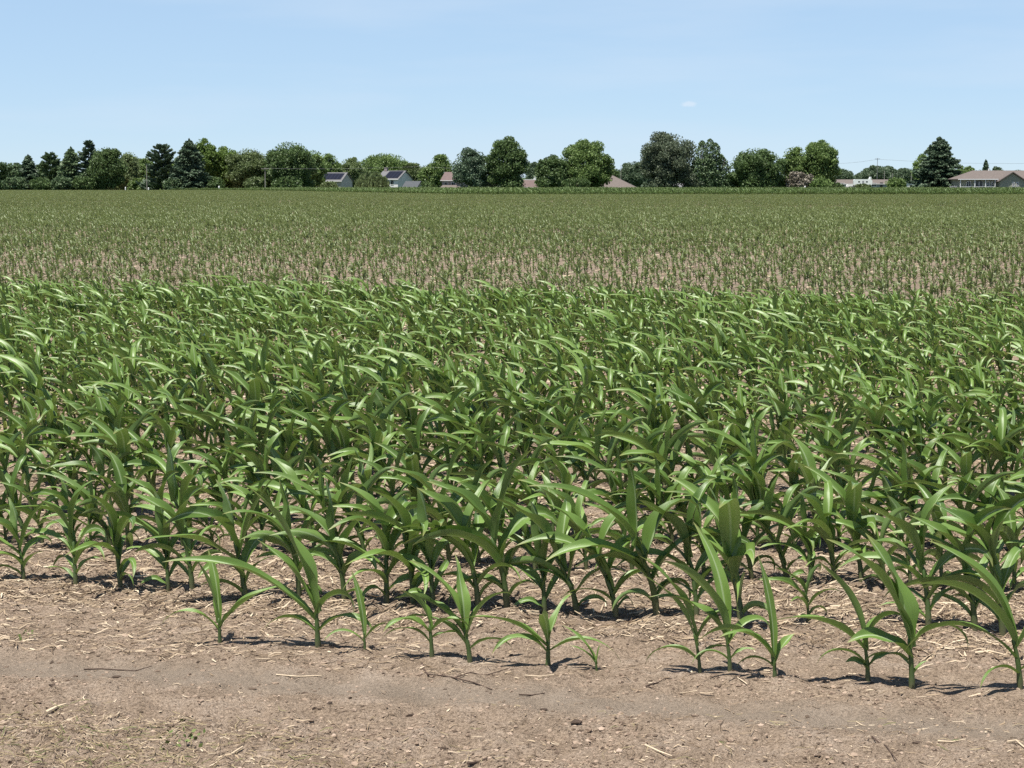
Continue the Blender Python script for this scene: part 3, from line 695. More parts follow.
def tree(px, top, hw, d, kind, mat, label, low=.05, cat='tree', group='trees beyond the field', name=None, asym=0.0):
    s = F / d; P_ = at(px, top, d); base = Vector((P_.x, d, float(gz(P_.x, d)))); H = P_.z - base.z; Rr = hw / s * (1.25 if kind in ('spruce', 'pine') else 1.10)
    r = np.random.default_rng(int(px * 7 + top)); t = empty(name or {'spruce': 'spruce_tree', 'pine': 'pine_tree', 'willow': 'willow_tree', 'spires': 'juniper_tree', 'bush': 'bush'}.get(kind, 'broadleaf_tree'), base)
    C = []; L = []; tan = None; size = .27 * max(1, d / 600); stretch = 1.5
    z0 = low * H
    if kind in ('round', 'bush', 'oval'):
        K = int(np.clip(26 + Rr * H * .7, 26, 80)); cz = (z0 + H) / 2; hz = (H - z0) / 2
        L.append(([(0, 0, -.1), (r.normal(0, .1), 0, H * .3), (r.normal(0, .2), 0, H * .75)], .05 * H ** .8 * .55 + .05, .06))
        for k in range(K):
            v = r.normal(0, 1, 3); v /= np.linalg.norm(v); rad = r.uniform(.40, .86)
            if v[2] < 0: v[:2] *= (np.hypot(v[0], v[1]) + 1e-6) ** -.55
            e = np.sign(v[2]) * abs(v[2]) ** .9
            # wider below the middle, narrower towards the top
            wz = 1.0 if kind != 'oval' else (1.0 - .30 * max(0, e * rad))
            c = np.array([v[0] * Rr * rad * wz * r.uniform(.9, 1.08), v[1] * Rr * rad * wz, cz + e * hz * rad])
            lr = r.uniform(.14, .29) * min(Rr, hz) * 1.05
            n = int(90 + 250 * lr ** 1.6)
            u = r.normal(0, 1, (n, 3)); u /= np.linalg.norm(u, axis=1, keepdims=True)
            C.append(c + u * (r.uniform(0, 1, (n, 1)) ** .45) * lr * np.array([1.1, 1.1, .85]))
            if k % 3 == 0: L.append(([(0, 0, H * .18), tuple(c * np.array([.45, .45, 1]) - np.array([0, 0, lr])), tuple(c)], .10 * Rr * .4 + .03, .02))
        n = int(150 * Rr * hz); u = r.normal(0, 1, (n, 3)); u /= np.linalg.norm(u, axis=1, keepdims=True)
        C.append(np.array([0, 0, cz]) + u * r.uniform(.2, 1.0, (n, 1)) ** .6 * np.array([Rr, Rr, hz]) * .92)
    elif kind == 'spires':
        for k, (ox, hh) in enumerate(((-.32, .97), (.05, 1.0), (.34, .93), (-.62, .66), (.66, .70), (0, .72))):
            hh *= H; n = 2600; z = r.uniform(0, 1, n) ** 1.15
            w = (Rr * .50) * np.sqrt(np.clip(1 - z ** 2.2, 0, 1)) * (.8 + .35 * np.sin(z * 34 + k) * .4)
            an = r.uniform(0, 6.3, n); rr = np.sqrt(r.uniform(.15, 1, n)) * w
            C.append(np.stack([ox * Rr * (1.05 - .25 * z) + np.cos(an) * rr, r.normal(0, .3) * Rr + np.sin(an) * rr, z0 + z * (hh - z0)], -1))
            L.append(([(ox * Rr * .6, 0, -.1), (ox * Rr, 0, hh * .9)], .14, .03))
    elif kind in ('spruce', 'pine'):
        L.append(([(0, 0, -.1), (0, 0, H * .5), (r.normal(0, .08), 0, H * .98)], .018 * H + .06, .03)); TN = []
        step = .40 if kind == 'spruce' else .60
        z = max(z0, .3)
        while z < H - .15:
            f = 1 - (z - z0) / (H - z0)
            prof = 1.12 * f ** .66 if kind == 'spruce' else min(1.2, f ** .42 * 1.25)
            nb = r.integers(7, 11) if kind == 'spruce' else r.integers(5, 8)
            for k in range(nb):
                an = r.uniform(0, 6.283); ln = max(.18, Rr * prof * r.uniform(.70, 1.12) if kind == 'spruce' else Rr * prof * r.uniform(.5, 1.15))
                n = int(12 + ln * (40 if kind == 'spruce' else 44)); tt = r.uniform(.05, 1, n) ** (.75)
                dz = (-.30 * tt + .16 * tt ** 2) * ln if kind == 'spruce' else (.02 * tt + .20 * tt ** 2) * ln
                sp = (.16 + .16 * ln * (1 - tt)) if kind == 'spruce' else .14 + .20 * tt * min(1.2, ln * .5)
                if kind == 'pine': tt = np.clip(tt ** .55, 0, 1)
                side = r.normal(0, 1, n) * sp; rr = tt * ln
                C.append(np.stack([np.cos(an) * rr - np.sin(an) * side, np.sin(an) * rr + np.cos(an) * side, z + dz + r.normal(0, .08, n) - (.18 * np.abs(r.normal(0, 1, n)) if kind == 'spruce' else -np.abs(r.normal(0, .16, n)))], -1))
                TN.append(np.tile(np.array([math.cos(an), math.sin(an), -.25 if kind == 'spruce' else .5]), (n, 1)))
                if k % 2 == 0: L.append(([(0, 0, z), (math.cos(an) * ln * .85, math.sin(an) * ln * .85, z + (-.12 if kind == 'spruce' else .15) * ln)], .035, .012))
            z += step * r.uniform(.7, 1.3)
        n = 40; C.append(np.stack([r.normal(0, .10, n), r.normal(0, .10, n), H - r.uniform(0, 1, n) * .9], -1)); TN.append(np.tile(np.array([0, 0, 1.]), (n, 1)))
        tan = np.concatenate(TN); size = .30; stretch = 2.0
    elif kind == 'willow':
        L.append(([(0, 0, -.1), (.1, 0, H * .5), (0, 0, H * .8)], .3, .08)); TN = []
        for k in range(150):
            an = r.uniform(0, 6.283); rr = Rr * math.sqrt(r.uniform(.05, 1)); zt = H * (1 - .45 * (rr / Rr) ** 2.2) * r.uniform(.86, 1.0); zb = r.uniform(.02, .45) * H
            n = int(10 + (zt - zb) * 14); z = np.linspace(zt, zb, n)
            C.append(np.stack([math.cos(an) * rr + r.normal(0, .10, n), math.sin(an) * rr + r.normal(0, .10, n), z], -1)); TN.append(np.tile(np.array([0, 0, -1.]), (n, 1)))
            if k % 12 == 0: L.append(([(0, 0, H * .45), (math.cos(an) * rr * .6, math.sin(an) * rr * .6, zt * .97), (math.cos(an) * rr, math.sin(an) * rr, zt * .85)], .09, .02))
        tan = np.concatenate(TN); size = .26; stretch = 2.2
    C = np.concatenate(C); C[:, 2] = np.maximum(C[:, 2], .1)
    if asym: C[:, 0] += asym * Rr * (C[:, 2] / H)
    limbs(t, L, M['palebark'] if mat in ('dead', 'willow') else M['bark'])
    link('crown', leaf_quads('crown', C, size, r, T[mat], stretch, tangent=tan), t)
    return tag(t, label, cat, group)

g1 = 'conifers along the left of the field'
TREES = [
 (6, 163, 15, 452, 'pine', 'pine', 'low green pine at the left edge of the tree line', g1),
 (-10, 160, 14, 470, 'spruce', 'spruce', 'dark spruce mostly cut off by the left edge', g1),
 (28, 155, 13, 456, 'spruce', 'spruce', 'dark pointed spruce, second from the left edge', g1),
 (50, 154, 12, 456, 'pine', 'pine', 'ragged pine with a split top between two dark spruces at left', g1),
 (71, 147, 15, 452, 'spruce', 'pine', 'broad green spruce just left of the slim tallest dark pine', g1),
 (88, 141, 10, 460, 'pine', 'spruce', 'slim dark pine with the highest tip of the left group', g1),
 (106, 145, 18, 450, 'round', 'dark', 'wide dark round-topped tree right of the slim dark pine', g1),
 (128, 149, 12, 468, 'oval', 'willow', 'loose pale green tree left of the leaning utility pole', 'trees beyond the field'),
 (146, 156, 12, 474, 'oval', 'mid', 'small light green tree behind the left utility pole', 'trees beyond the field'),
 (161, 145, 15, 452, 'pine', 'spruce', 'dark pine with a thin broken top right of the left pole', g1),
 (175, 156, 10, 476, 'oval', 'bright', 'light green tree showing between two dark conifers', 'trees beyond the field'),
 (189, 139, 20, 450, 'spruce', 'spruce', 'largest dark blue spruce of the left group', g1),
 (203, 136, 15, 468, 'oval', 'bright', 'bright yellow green tree rising behind the largest left spruce', 'trees beyond the field'),
 (224, 145, 18, 472, 'round', 'bright', 'bright green broad tree above the hidden grey house', 'trees beyond the field'),
 (249, 146, 22, 466, 'round', 'olive', 'olive green wide tree left of the pole with a crossarm', 'trees beyond the field'),
 (290, 139, 24, 456, 'round', 'dark', 'massive dark round tree left of the house with long solar roof', 'trees beyond the field'),
 (272, 158, 10, 462, 'pine', 'dark', 'dark layered branches low beside the pole with a crossarm', 'trees beyond the field'),
 (313, 148, 14, 490, 'round', 'mid', 'mid green tree just behind the massive dark round tree', 'trees beyond the field'),
 (328, 151, 13, 530, 'oval', 'mid', 'pointed green tree above the long solar roof', 'trees beyond the field'),
 (351, 156, 15, 540, 'round', 'willow', 'pale green tree behind the gap between the two solar houses', 'trees beyond the field'),
 (384, 151, 29, 560, 'round', 'mid', 'wide domed tree rising behind the two storey solar house', 'trees beyond the field'),
 (410, 161, 18, 560, 'round', 'olive', 'lower tree right of the wide dome behind the grey outbuilding', 'trees beyond the field'),
 (372, 170, 16, 478, 'willow', 'willow', 'pale weeping willow between the two solar houses', 'trees beyond the field'),
 (329, 180, 10, 482, 'bush', 'olive', 'round olive bush in front of the house with long solar roof', 'shrubs in the yards'),
 (441, 152, 13, 510, 'oval', 'mid', 'oval green tree rising behind the tall pink roofed house', 'trees beyond the field'),
 (428, 163, 10, 512, 'oval', 'mid', 'small tree left of the oval tree behind the pink roof', 'trees beyond the field'),
 (428, 181, 10, 486, 'bush', 'dark', 'dark low bush between grey outbuilding and pink roofed house', 'shrubs in the yards'),
 (471, 147, 19, 452, 'oval', 'blue', 'dense blue green tree right beside the tall pink roofed house', 'trees beyond the field'),
 (507, 136, 20, 450, 'oval', 'dark', 'tall deep green tree with a narrow head beside the dense blue green one', 'trees beyond the field'),
 (536, 161, 11, 760, 'oval', 'far', 'small faded tree far off above the brown roof with white box', 'far trees'),
 (553, 155, 19, 452, 'round', 'dark', 'dark shorter half of the pair left of the brown hip roof', 'trees beyond the field'),
 (584, 139, 25, 455, 'round', 'mid', 'large leafy green tree overhanging the brown hip roof', 'trees beyond the field'),
 (608, 161, 11, 520, 'round', 'dark', 'dark low crown just behind the peak of the brown hip roof', 'trees beyond the field'),
 (634, 160, 15, 700, 'round', 'far', 'faded round tree behind the thin pole', 'far trees'),
 (617, 168, 12, 720, 'round', 'far', 'faded low tree behind the brown hip roof', 'far trees'),
 (668, 130, 27, 450, 'round', 'brown', 'tallest tree of all, huge brownish green dome', 'trees beyond the field'),
 (709, 139, 22, 452, 'spires', 'pine', 'dark clump of pointed junipers right of the tallest dome', 'trees beyond the field'),
 (757, 146, 28, 452, 'round', 'dark', 'wide deep green ball shaped tree right of the junipers', 'trees beyond the field'),
 (795, 143, 14, 462, 'oval', 'mid', 'left half of the pale green pair behind the dry grey bush', 'trees beyond the field'),
 (821, 138, 18, 460, 'oval', 'mid', 'taller pointed half of the pale green pair, above the dry bush', 'trees beyond the field'),
 (800, 171, 15, 452, 'bush', 'dead', 'dry grey tan bush at the foot of the pale green pair', 'shrubs in the yards'),
 (842, 168, 13, 900, 'round', 'far', 'faded small tree left of the long low building', 'far trees'),
 (862, 172, 9, 1000, 'round', 'far', 'lowest faded tree behind the white camper', 'far trees'),
 (880, 165, 21, 950, 'round', 'far', 'faded wide tree behind the tall thin pole', 'far trees'),
 (905, 167, 11, 950, 'round', 'far', 'faded tree between the thin pole and the great spruce', 'far trees'),
 (897, 177, 12, 500, 'bush', 'mid', 'green bush left of the white mobile home', 'shrubs in the yards'),
 (940, 137, 25, 445, 'spruce', 'spruce', 'great lone dark spruce left of the ranch house', 'trees beyond the field'),
 (924, 153, 12, 520, 'oval', 'mid', 'pale tree peeping out at the left of the great spruce', 'trees beyond the field'),
 (966, 165, 14, 540, 'round', 'mid', 'round tree between the great spruce and the ranch roof', 'trees beyond the field'),
 (986, 160, 5, 620, 'spruce', 'spruce', 'thin pointed conifer tip above the ranch roof', 'far trees'),
 (984, 168, 11, 640, 'round', 'far', 'low rounded tree around the thin conifer tip behind the ranch roof', 'far trees'),
 (998, 166, 8, 700, 'round', 'far', 'small faded tree above the middle of the ranch roof', 'far trees'),
 (1018, 169, 12, 640, 'round', 'far', 'faded tree behind the right gable of the ranch house', 'far trees'),
 (650, 180, 9, 462, 'bush', 'blue', 'grey green shrub under the left of the tallest dome', 'shrubs in the yards'),
 (862, 183, 10, 480, 'bush', 'olive', 'low shrub in front of the long low building', 'shrubs in the yards'),
 (17, 162, 12, 478, 'oval', 'pine', 'dull green tree filling the gap behind the second dark spruce', 'trees beyond the field'),
 (39, 163, 12, 478, 'oval', 'dark', 'deep green tree showing between the second spruce and the split pine', 'trees beyond the field'),
 (61, 160, 12, 478, 'oval', 'pine', 'dull green tree between the split pine and the broad spruce', 'trees beyond the field'),
 (97, 152, 11, 478, 'oval', 'dark', 'deep green tree behind the slim dark pine', 'trees beyond the field'),
 (118, 160, 11, 478, 'round', 'pine', 'dull green crown right behind the wide dark round-topped tree', 'trees beyond the field'),
 (174, 162, 13, 480, 'round', 'pine', 'dull green crown low between the broken topped pine and the largest spruce', 'trees beyond the field'),
 (270, 158, 14, 500, 'round', 'olive', 'olive crown behind the pole with a crossarm', 'trees beyond the field'),
 (14, 176, 13, 446, 'bush', 'pine', 'low green bush in the gap left of the second dark spruce', 'shrubs in the yards'),
 (40, 177, 12, 446, 'bush', 'dark', 'low dark bush between the second spruce and the split pine', 'shrubs in the yards'),
 (62, 176, 12, 446, 'bush', 'pine', 'low green bush between the split pine and the broad spruce', 'shrubs in the yards'),
 (84, 176, 12, 446, 'bush', 'dark', 'low dark bush at the foot of the slim dark pine', 'shrubs in the yards'),
 (137, 155, 11, 480, 'oval', 'willow', 'narrow pale tree just left of the leaning utility pole', 'trees beyond the field'),
 (489, 173, 14, 462, 'bush', 'blue', 'blue green bush closing the gap between the dense tree and the tall narrow headed one', 'shrubs in the yards'),
 (512, 177, 14, 448, 'bush', 'dark', 'dark bush at the foot of the tall narrow headed tree', 'shrubs in the yards'),
 (576, 176, 15, 448, 'bush', 'dark', 'dark bush at the foot of the large leafy tree', 'shrubs in the yards'),
 (757, 175, 18, 449, 'bush', 'dark', 'wide dark bush at the foot of the ball shaped tree', 'shrubs in the yards'),
 (664, 175, 15, 447, 'bush', 'brown', 'dull bush at the foot of the tallest dome', 'shrubs in the yards'),
 (822, 177, 12, 449, 'bush', 'mid', 'leafy bush at the foot of the taller pale green tree', 'shrubs in the yards'),
 (287, 176, 17, 449, 'bush', 'dark', 'wide dark bush at the foot of the massive round tree', 'shrubs in the yards'),
 (138, 177, 10, 460, 'bush', 'mid', 'leafy low bush left of the leaning utility pole', 'shrubs in the yards'),
 (173, 177, 12, 447, 'bush', 'pine', 'low bush between the broken topped pine and the largest spruce', 'shrubs in the yards'),
 (214, 176, 11, 452, 'bush', 'dark', 'dark bush at the right foot of the largest left spruce', 'shrubs in the yards'),
 (255, 176, 12, 452, 'bush', 'olive', 'olive bush at the left of the pole with a crossarm', 'shrubs in the yards'),
 (545, 177, 10, 449, 'bush', 'dark', 'dark bush right of the small rose roofed house', 'shrubs in the yards'),
 (693, 176, 12, 449, 'bush', 'brown', 'dull bush between the tallest dome and the junipers', 'shrubs in the yards'),
 (733, 172, 10, 455, 'bush', 'mid', 'green bush between the junipers and the ball shaped tree', 'shrubs in the yards'),
 (782, 174, 9, 455, 'bush', 'mid', 'green bush between the ball shaped tree and the pale pair', 'shrubs in the yards'),
 (836, 182, 9, 470, 'bush', 'dark', 'dark shrub right of the pale green pair of trees', 'shrubs in the yards'),
]
for (px, top, hw, d, kind, mat, label, g) in TREES:
    tree(px, top, hw, d, kind, mat, label, .02 if kind == 'bush' else .04, 'bush' if kind == 'bush' else 'tree', g)

# the far-off wood that closes the horizon, one mass
n = 26000; r = np.random.default_rng(99)
wx = r.uniform(-420, 420, n); wd = 1150 + 40 * r.normal(0, 1, n)
wh = (3.6 + 5.0 * vnoise(wx, wx * 0, 46, 91) + 2.6 * vnoise(wx, wx * 0 + 7, 13, 92)) * (.8 + .4 * vnoise(wx, wd, 9, 93))
c = np.stack([wx, wd, np.sqrt(r.uniform(0, 1, n)) * wh - .8], -1)
wo = link('distant_wood', leaf_quads('distant_wood', c, 1.3, r, T['far'], 1.4))
tag(wo, 'low dark line of far-off woodland closing the horizon behind the yards', 'woods', kind='stuff')

# ------------------------------------------------------------------ buildings
M['white'] = mat_lines('white_siding', (.76, .75, .755), .6, .22, 2, .85)
M['whitepaint'] = mat_plain('white_paint', (.78, .78, .76), .5, .05, 2)
M['tan'] = mat_lines('tan_siding', (.50, .475, .45), .7, .22, 2, .85)
M['greysiding'] = mat_lines('grey_siding', (.31, .31, .325), .7, .22, 2, .85)
M['greengrey'] = mat_lines('grey_green_siding', (.32, .33, .255), .7, .2, 2, .85)
M['brick'] = mat_plain('rose_brick', (.30, .255, .24), .9, .25, 4)
M['pinkroof'] = mat_lines('rose_brown_shingles', (.150, .112, .105), .9, .3, 1, .8)
M['tanroof'] = mat_lines('tan_brown_shingles', (.145, .124, .113), .9, .3, 1, .8)
M['greyroof'] = mat_lines('grey_shingles', (.15, .15, .155), .9, .3, 1, .8)
M['metalroof'] = mat_lines('grey_metal_roof', (.085, .092, .10), .9, .4, 0, .8)
M['solar'] = mat_lines('solar_panel', (.008, .010, .020), .55, 1.0, 0, 2.2)
M['glass'] = mat_plain('window_glass', (.02, .025, .03), .12, .2, 1, .6)
M['darktrim'] = mat_plain('dark_trim', (.05, .05, .05), .7)
M['woodpole'] = mat_plain('weathered_pole', (.27, .25, .22), .9, .25, 8)
M['greypole'] = mat_plain('dark_grey_pole', (.2, .2, .2), .8, .2, 8)
M['wire'] = mat_plain('wire', (.10, .10, .10), .6)
M['wirepale'] = mat_plain('pale_wire', (.30, .30, .29), .5)

def windows(parent, rects, y, mframe='whitepaint'):
    """rects (x0,x1,z0,z1) on a wall facing -y at y: frame > pane"""
    for (x0, x1, z0, z1) in rects:
        f = MB(); w = .09
        f.box(x0 - w, x0, y - .05, y + .05, z0 - w, z1 + w); f.box(x1, x1 + w, y - .05, y + .05, z0 - w, z1 + w)
        f.box(x0, x1, y - .05, y + .05, z1, z1 + w); f.box(x0, x1, y - .07, y + .05, z0 - w, z0); f.box((x0 + x1) / 2 - .03, (x0 + x1) / 2 + .03, y - .045, y + .05, z0, z1)
        o = f.build('window', M[mframe], parent); p = MB(); p.box(x0, x1, y - .012, y - .003, z0, z1); p.build('pane', M['glass'], o)
def gable_house(px, d, W, Dp, eave, ridge, a, wall, roof, label, solar=None, chim=None, wins=(), door=None, name='house', cat='house', ov=.35, left_px=None):
    P_ = at(px, 190, d); z = float(gz(P_.x, d)) - .05
    t = empty(name, (P_.x, d, z), -R(a)); e, rg = eave - z, ridge - z
    b = MB(); b.poly_extrude([(-W / 2, 0, 0), (-W / 2, 0, e), (-W / 2, Dp / 2, rg - .06), (-W / 2, Dp, e), (-W / 2, Dp, 0)], (W, 0, 0)); b.build('wall', M[wall], t)
    sl = (rg - e) / (Dp / 2); zo = e - ov * sl
    rf = MB(); x0, x1 = -W / 2 - ov, W / 2 + ov
    rf.slab([(x0, -ov, zo + .12), (x1, -ov, zo + .12), (x1, Dp / 2, rg + .12), (x0, Dp / 2, rg + .12)], .14)
    rf.slab([(x1, Dp + ov, zo + .12), (x0, Dp + ov, zo + .12), (x0, Dp / 2 + .002, rg + .12), (x1, Dp / 2 + .002, rg + .12)], .14)
    r_ = rf.build('roof', M[roof], t)
    tr = MB(); tr.slab([(x0, -ov - .03, zo + .02), (x1, -ov - .03, zo + .02), (x1, -ov - .03, zo + .16), (x0, -ov - .03, zo + .16)], .025); tr.build('gutter', M['whitepaint'], r_)
    if solar:
        for (u0, u1, v0, v1) in solar:
            fz = lambda v: e - ov * sl + .12 + (ov + Dp / 2) * v * sl
            fy = lambda v: -ov + (ov + Dp / 2) * v
            s_ = MB(); X0, X1 = -W / 2 + u0 * W, -W / 2 + u1 * W
            s_.slab([(X0, fy(v0), fz(v0) + .11), (X1, fy(v0), fz(v0) + .11), (X1, fy(v1), fz(v1) + .11), (X0, fy(v1), fz(v1) + .11)], .05); s_.build('solar_panel', M['solar'], r_)
    if chim:
        c = MB(); c.box(chim - .4, chim + .4, Dp / 2 - .4, Dp / 2 + .4, rg - .6, rg + .9); c.box(chim - .47, chim + .47, Dp / 2 - .47, Dp / 2 + .47, rg + .9, rg + 1.0); c.build('chimney', M['brick'], r_)
    windows(t, wins, 0)
    if door:
        dd = MB(); dd.box(door - .45, door + .45, -.04, .03, .1, 2.15); o = dd.build('door', M['darktrim'], t)
        h = MB(); h.box(door + .3, door + .36, -.08, -.04, 1.05, 1.12); h.build('handle', M['whitepaint'], o)
    tag(t, label, cat, 'buildings beyond the field'); return t
# the long low roof with panels, left of centre
gable_house(325, 500, 9.0, 8.0, 2.4, 4.5, 17, 'tan', 'greyroof', 'tan house with a dark row of solar panels along its whole roof', solar=[(.05, .97, .18, .86)], wins=[(-3.6, -2.4, 1.9, 3.1), (-.8, .6, 1.9, 3.1), (2.2, 3.4, 1.9, 3.1)], door=1.5)
gable_house(387.5, 505, 6.4, 7.6, 2.9, 5.0, 27, 'white', 'greyroof', 'white two storey house with a square of solar panels on a steep roof', solar=[(.30, .97, .12, .90)], chim=-2.6, wins=[(-2.2, -1.2, 2.9, 4.0), (1.0, 1.9, 3.0, 4.1), (.2, 1.2, .8, 2.0)], door=-.4)
gable_house(409, 490, 3.9, 4.6, .45, 2.25, 27, 'greysiding', 'metalroof', 'low grey metal roofed outbuilding against the white two storey house', name='outbuilding', cat='shed', wins=[(-1.2, -.4, .9, 1.5)])
gable_house(451, 495, 5.0, 6.5, 2.6, 4.6, 18, 'brick', 'pinkroof', 'tall narrow house with rose brown roof and lower porch roof', wins=[(-1.8, -.9, 2.7, 3.6), (.2, 1.1, 2.7, 3.6)])
# its porch roof: part of that house
pink = [o for o in COL.objects if o.get('label', '').startswith('tall narrow house')][0]
b = MB(); b.slab([(-3.2, -2.2, 1.55), (2.4, -2.2, 1.55), (1.6, -.03, 2.9), (-2.2, -.03, 2.9)], .14); b.build('porch_roof', M['tanroof'], pink)
for px_ in (-3.0, -1.0, 1.0, 2.2):
    b = MB(); b.box(px_ - .08, px_ + .08, -2.1, -1.94, 0, 1.45); b.build('porch_post', M['whitepaint'], pink)
gable_house(529, 480, 4.2, 5.0, .9, 2.5, 4, 'brick', 'pinkroof', 'small house with rose brown roof between two dark trees', wins=[(-1.2, -.2, .9, 1.9)])
gable_house(233, 490, 8.0, 7.0, 1.6, 3.4, 8, 'greysiding', 'tanroof', 'grey house with tan roof half hidden under trees at left', wins=[(-2.6, -1.4, 1.3, 2.4), (.6, 1.8, 1.3, 2.4)], door=-.2)
gable_house(121, 500, 5.0, 6.0, 2.0, 3.5, 5, 'greysiding', 'greyroof', 'grey roofed house glimpsed behind the dark round-topped tree at far left', wins=[(-1.4, -.4, 1.5, 2.6)])
gable_house(668, 500, 12.0, 7.0, .3, 1.7, 3, 'tan', 'greyroof', 'long pale house half hidden below the tallest dome tree', wins=[(-5.0, -3.8, .6, 1.5), (3.6, 4.8, .6, 1.5)], door=1.2)
gable_house(862, 600, 20.0, 9.0, 1.6, 2.9, 4, 'greysiding', 'tanroof', 'long low building with pale tan roof in the gap right of centre', name='long_building', cat='building', wins=[(-7, -5.6, .9, 1.9), (-2, -.6, .9, 1.9), (3, 4.4, .9, 1.9)], door=6)
gable_house(428, 540, 2.6, 2.6, 2.6, 3.3, 5, 'white', 'greyroof', 'tiny white gable seen over the dark low bush', name='shed', cat='shed', wins=[(-.5, .1, 2.5, 3.2)])
gable_house(785, 505, 6, 5, .6, 2.0, 2, 'tan', 'tanroof', 'low tan shed partly behind the dry grey tan bush', name='shed', cat='shed', wins=[(-1.5, -.5, .4, 1.2)])

def hip_roof_mesh(x0, x1, y0, y1, e, rg, inset, ov=.4):
    b = MB(); ym = (y0 + y1) / 2; x0 -= ov; x1 += ov; y0 -= ov; y1 += ov
    v = [(x0, y0, e), (x1, y0, e), (x1, y1, e), (x0, y1, e), (x0 + inset, ym, rg), (x1 - inset, ym, rg), (x0, y0, e - .18), (x1, y0, e - .18), (x1, y1, e - .18), (x0, y1, e - .18)]
    b.add(v, [(0, 1, 5, 4), (1, 2, 5), (2, 3, 4, 5), (3, 0, 4), (6, 7, 1, 0), (7, 8, 2, 1), (8, 9, 3, 2), (9, 6, 0, 3), (9, 8, 7, 6)])
    return b
# brown hip roof in the centre
P_ = at(611, 190, 480); z = float(gz(P_.x, 480)); t = empty('house', (P_.x, 480, z), -R(6))
b = MB(); b.box(-5.8, 5.8, 0, 11, 0, .62 - z); b.build('wall', M['tan'], t)
rf = hip_roof_mesh(-5.8, 5.8, 0, 11, .72 - z, 3.75 - z, 6.0).build('roof', M['tanroof'], t)
b = MB(); b.box(-6.2, 6.2, -.46, -.41, .5 - z, .72 - z); b.build('gutter', M['whitepaint'], rf)
windows(t, [(-4, -2.6, .6, 1.6), (.4, 1.8, .6, 1.6), (3.4, 4.6, .6, 1.6)], 0)
tag(t, 'house with a broad brown hip roof right of the large leafy tree', 'house', 'buildings beyond the field')

# white motor van with raised cab top behind the small rose roof
def camper(px, d, W, H, z_off, label, name='camper_trailer', raise_right=False):
    P_ = at(px, 190, d); z = float(gz(P_.x, d)) + z_off; t = empty(name, (P_.x, d, z), -R(4))
    b = MB(); pr_ = [(-W / 2, 0, .5), (W / 2 - .3, 0, .5), (W / 2, 0, .9), (W / 2, 0, H - .5), (W / 2 - .35, 0, H), (-W / 2 + .2, 0, H), (-W / 2, 0, H - .3)]
    b.poly_extrude(pr_, (0, 2.3, 0)); b.build('body', M['whitepaint'], t)
    if raise_right:
        b = MB(); b.poly_extrude([(W / 2 - 1.0, 0, H + .003), (W / 2 - .35, 0, H + .003), (W / 2 - .35, 0, H + .75), (W / 2 - .7, 0, H + .75)], (0, 2.0, 0)); b.build('roof_pod', M['whitepaint'], t)
    for wx in (-W * .22, W * .2):
        b = MB(); b.box(wx - .3, wx + .3, -.02, -.004, H * .58, H * .74); b.build('window', M['glass'], t)
    b = MB(); b.box(-.3, .3, -.025, -.004, .65, H * .8); b.build('door', M['greysiding'], t)
    for wx in (-W * .25, W * .25):
        b = MB(); b.tube([(wx, -.05, .33), (wx, .22, .33)], .33, 12); b.build('wheel', M['darktrim'], t)
        b = MB(); b.tube([(wx, 2.08, .33), (wx, 2.35, .33)], .33, 12); b.build('wheel', M['darktrim'], t)
    return tag(t, label, 'camper', 'buildings beyond the field')
camper(530.5, 500, 3.4, 3.2, 1.1, 'white camper with a raised pod showing over the small rose brown roof', raise_right=True)
camper(863, 585, 5.6, 2.3, .75, 'long white camper with raised pod in front of the tan low building', raise_right=True)
camper(852, 480, 2.6, 2.0, -.35, 'small white trailer low at the corn edge left of the low shrub')

# white mobile home left of the great spruce
P_ = at(920, 190, 455); z = float(gz(P_.x, 455)); t = empty('mobile_home', (P_.x, 455, z), -R(3))
b = MB(); b.box(-2.7, .5, 0, 3, 0, 1.85); b.box(.503, 2.7, .4, 3, 0, 1.5); b.build('wall', M['white'], t)
b = MB(); b.box(-2.85, .6, -.15, 3.1, 1.852, 1.98); b.box(.61, 2.8, -.5, 3.1, 1.503, 1.7); b.build('roof', M['whitepaint'], t)
windows(t, [(-2.2, -1.5, .7, 1.4), (-.7, -.1, .6, 1.4)], 0); b = MB(); b.box(1.0, 1.7, .34, .397, .1, 1.4); b.build('door', M['greysiding'], t)
tag(t, 'low white mobile home left of the great lone spruce', 'mobile home', 'buildings beyond the field')

# the ranch house on the right
d = 430; s = F / d; P_ = at(957.5, 190, d); t = empty('ranch_house', (P_.x, d, 0), 0)
L1 = (998 - 957.5) / s; L2 = (1024 - 998) / s; TOT = L1 + L2 + 1.0; e = 2.62; rg = 4.66
b = MB(); b.box(.6, TOT, 1.2, 9.6, 0, e - .05); b.build('wall', M['greengrey'], t)
rf = hip_roof_mesh(.4, TOT + 4.6, .3, 9.7, e + .12, rg, 4.4, .35).build('roof', M['tanroof'], t)
b = MB(); b.box(.05, L1, -.09, -.055, e - .06, e + .12); b.build('gutter', M['whitepaint'], rf)
gx0, gx1 = L1 + .1, L1 + L2 - .35; gm = (gx0 + gx1) / 2
w = MB(); w.poly_extrude([(gx0, -1.2, 0), (gx1, -1.2, 0), (gx1, -1.2, e - .3), (gm, -1.2, e + 1.45), (gx0, -1.2, e - .3)], (0, 2.3, 0)); w.build('gable_wall', M['greengrey'], t)
g = MB(); ov = .55; sl = 1.75 / (gm - gx0)
g.slab([(gx0 - ov, -1.75, e - .3 - ov * sl + .1), (gm, -1.75, e + 1.55), (gm, 4.5, e + 1.55), (gx0 - ov, 4.5, e - .3 - ov * sl + .1)], -.16)
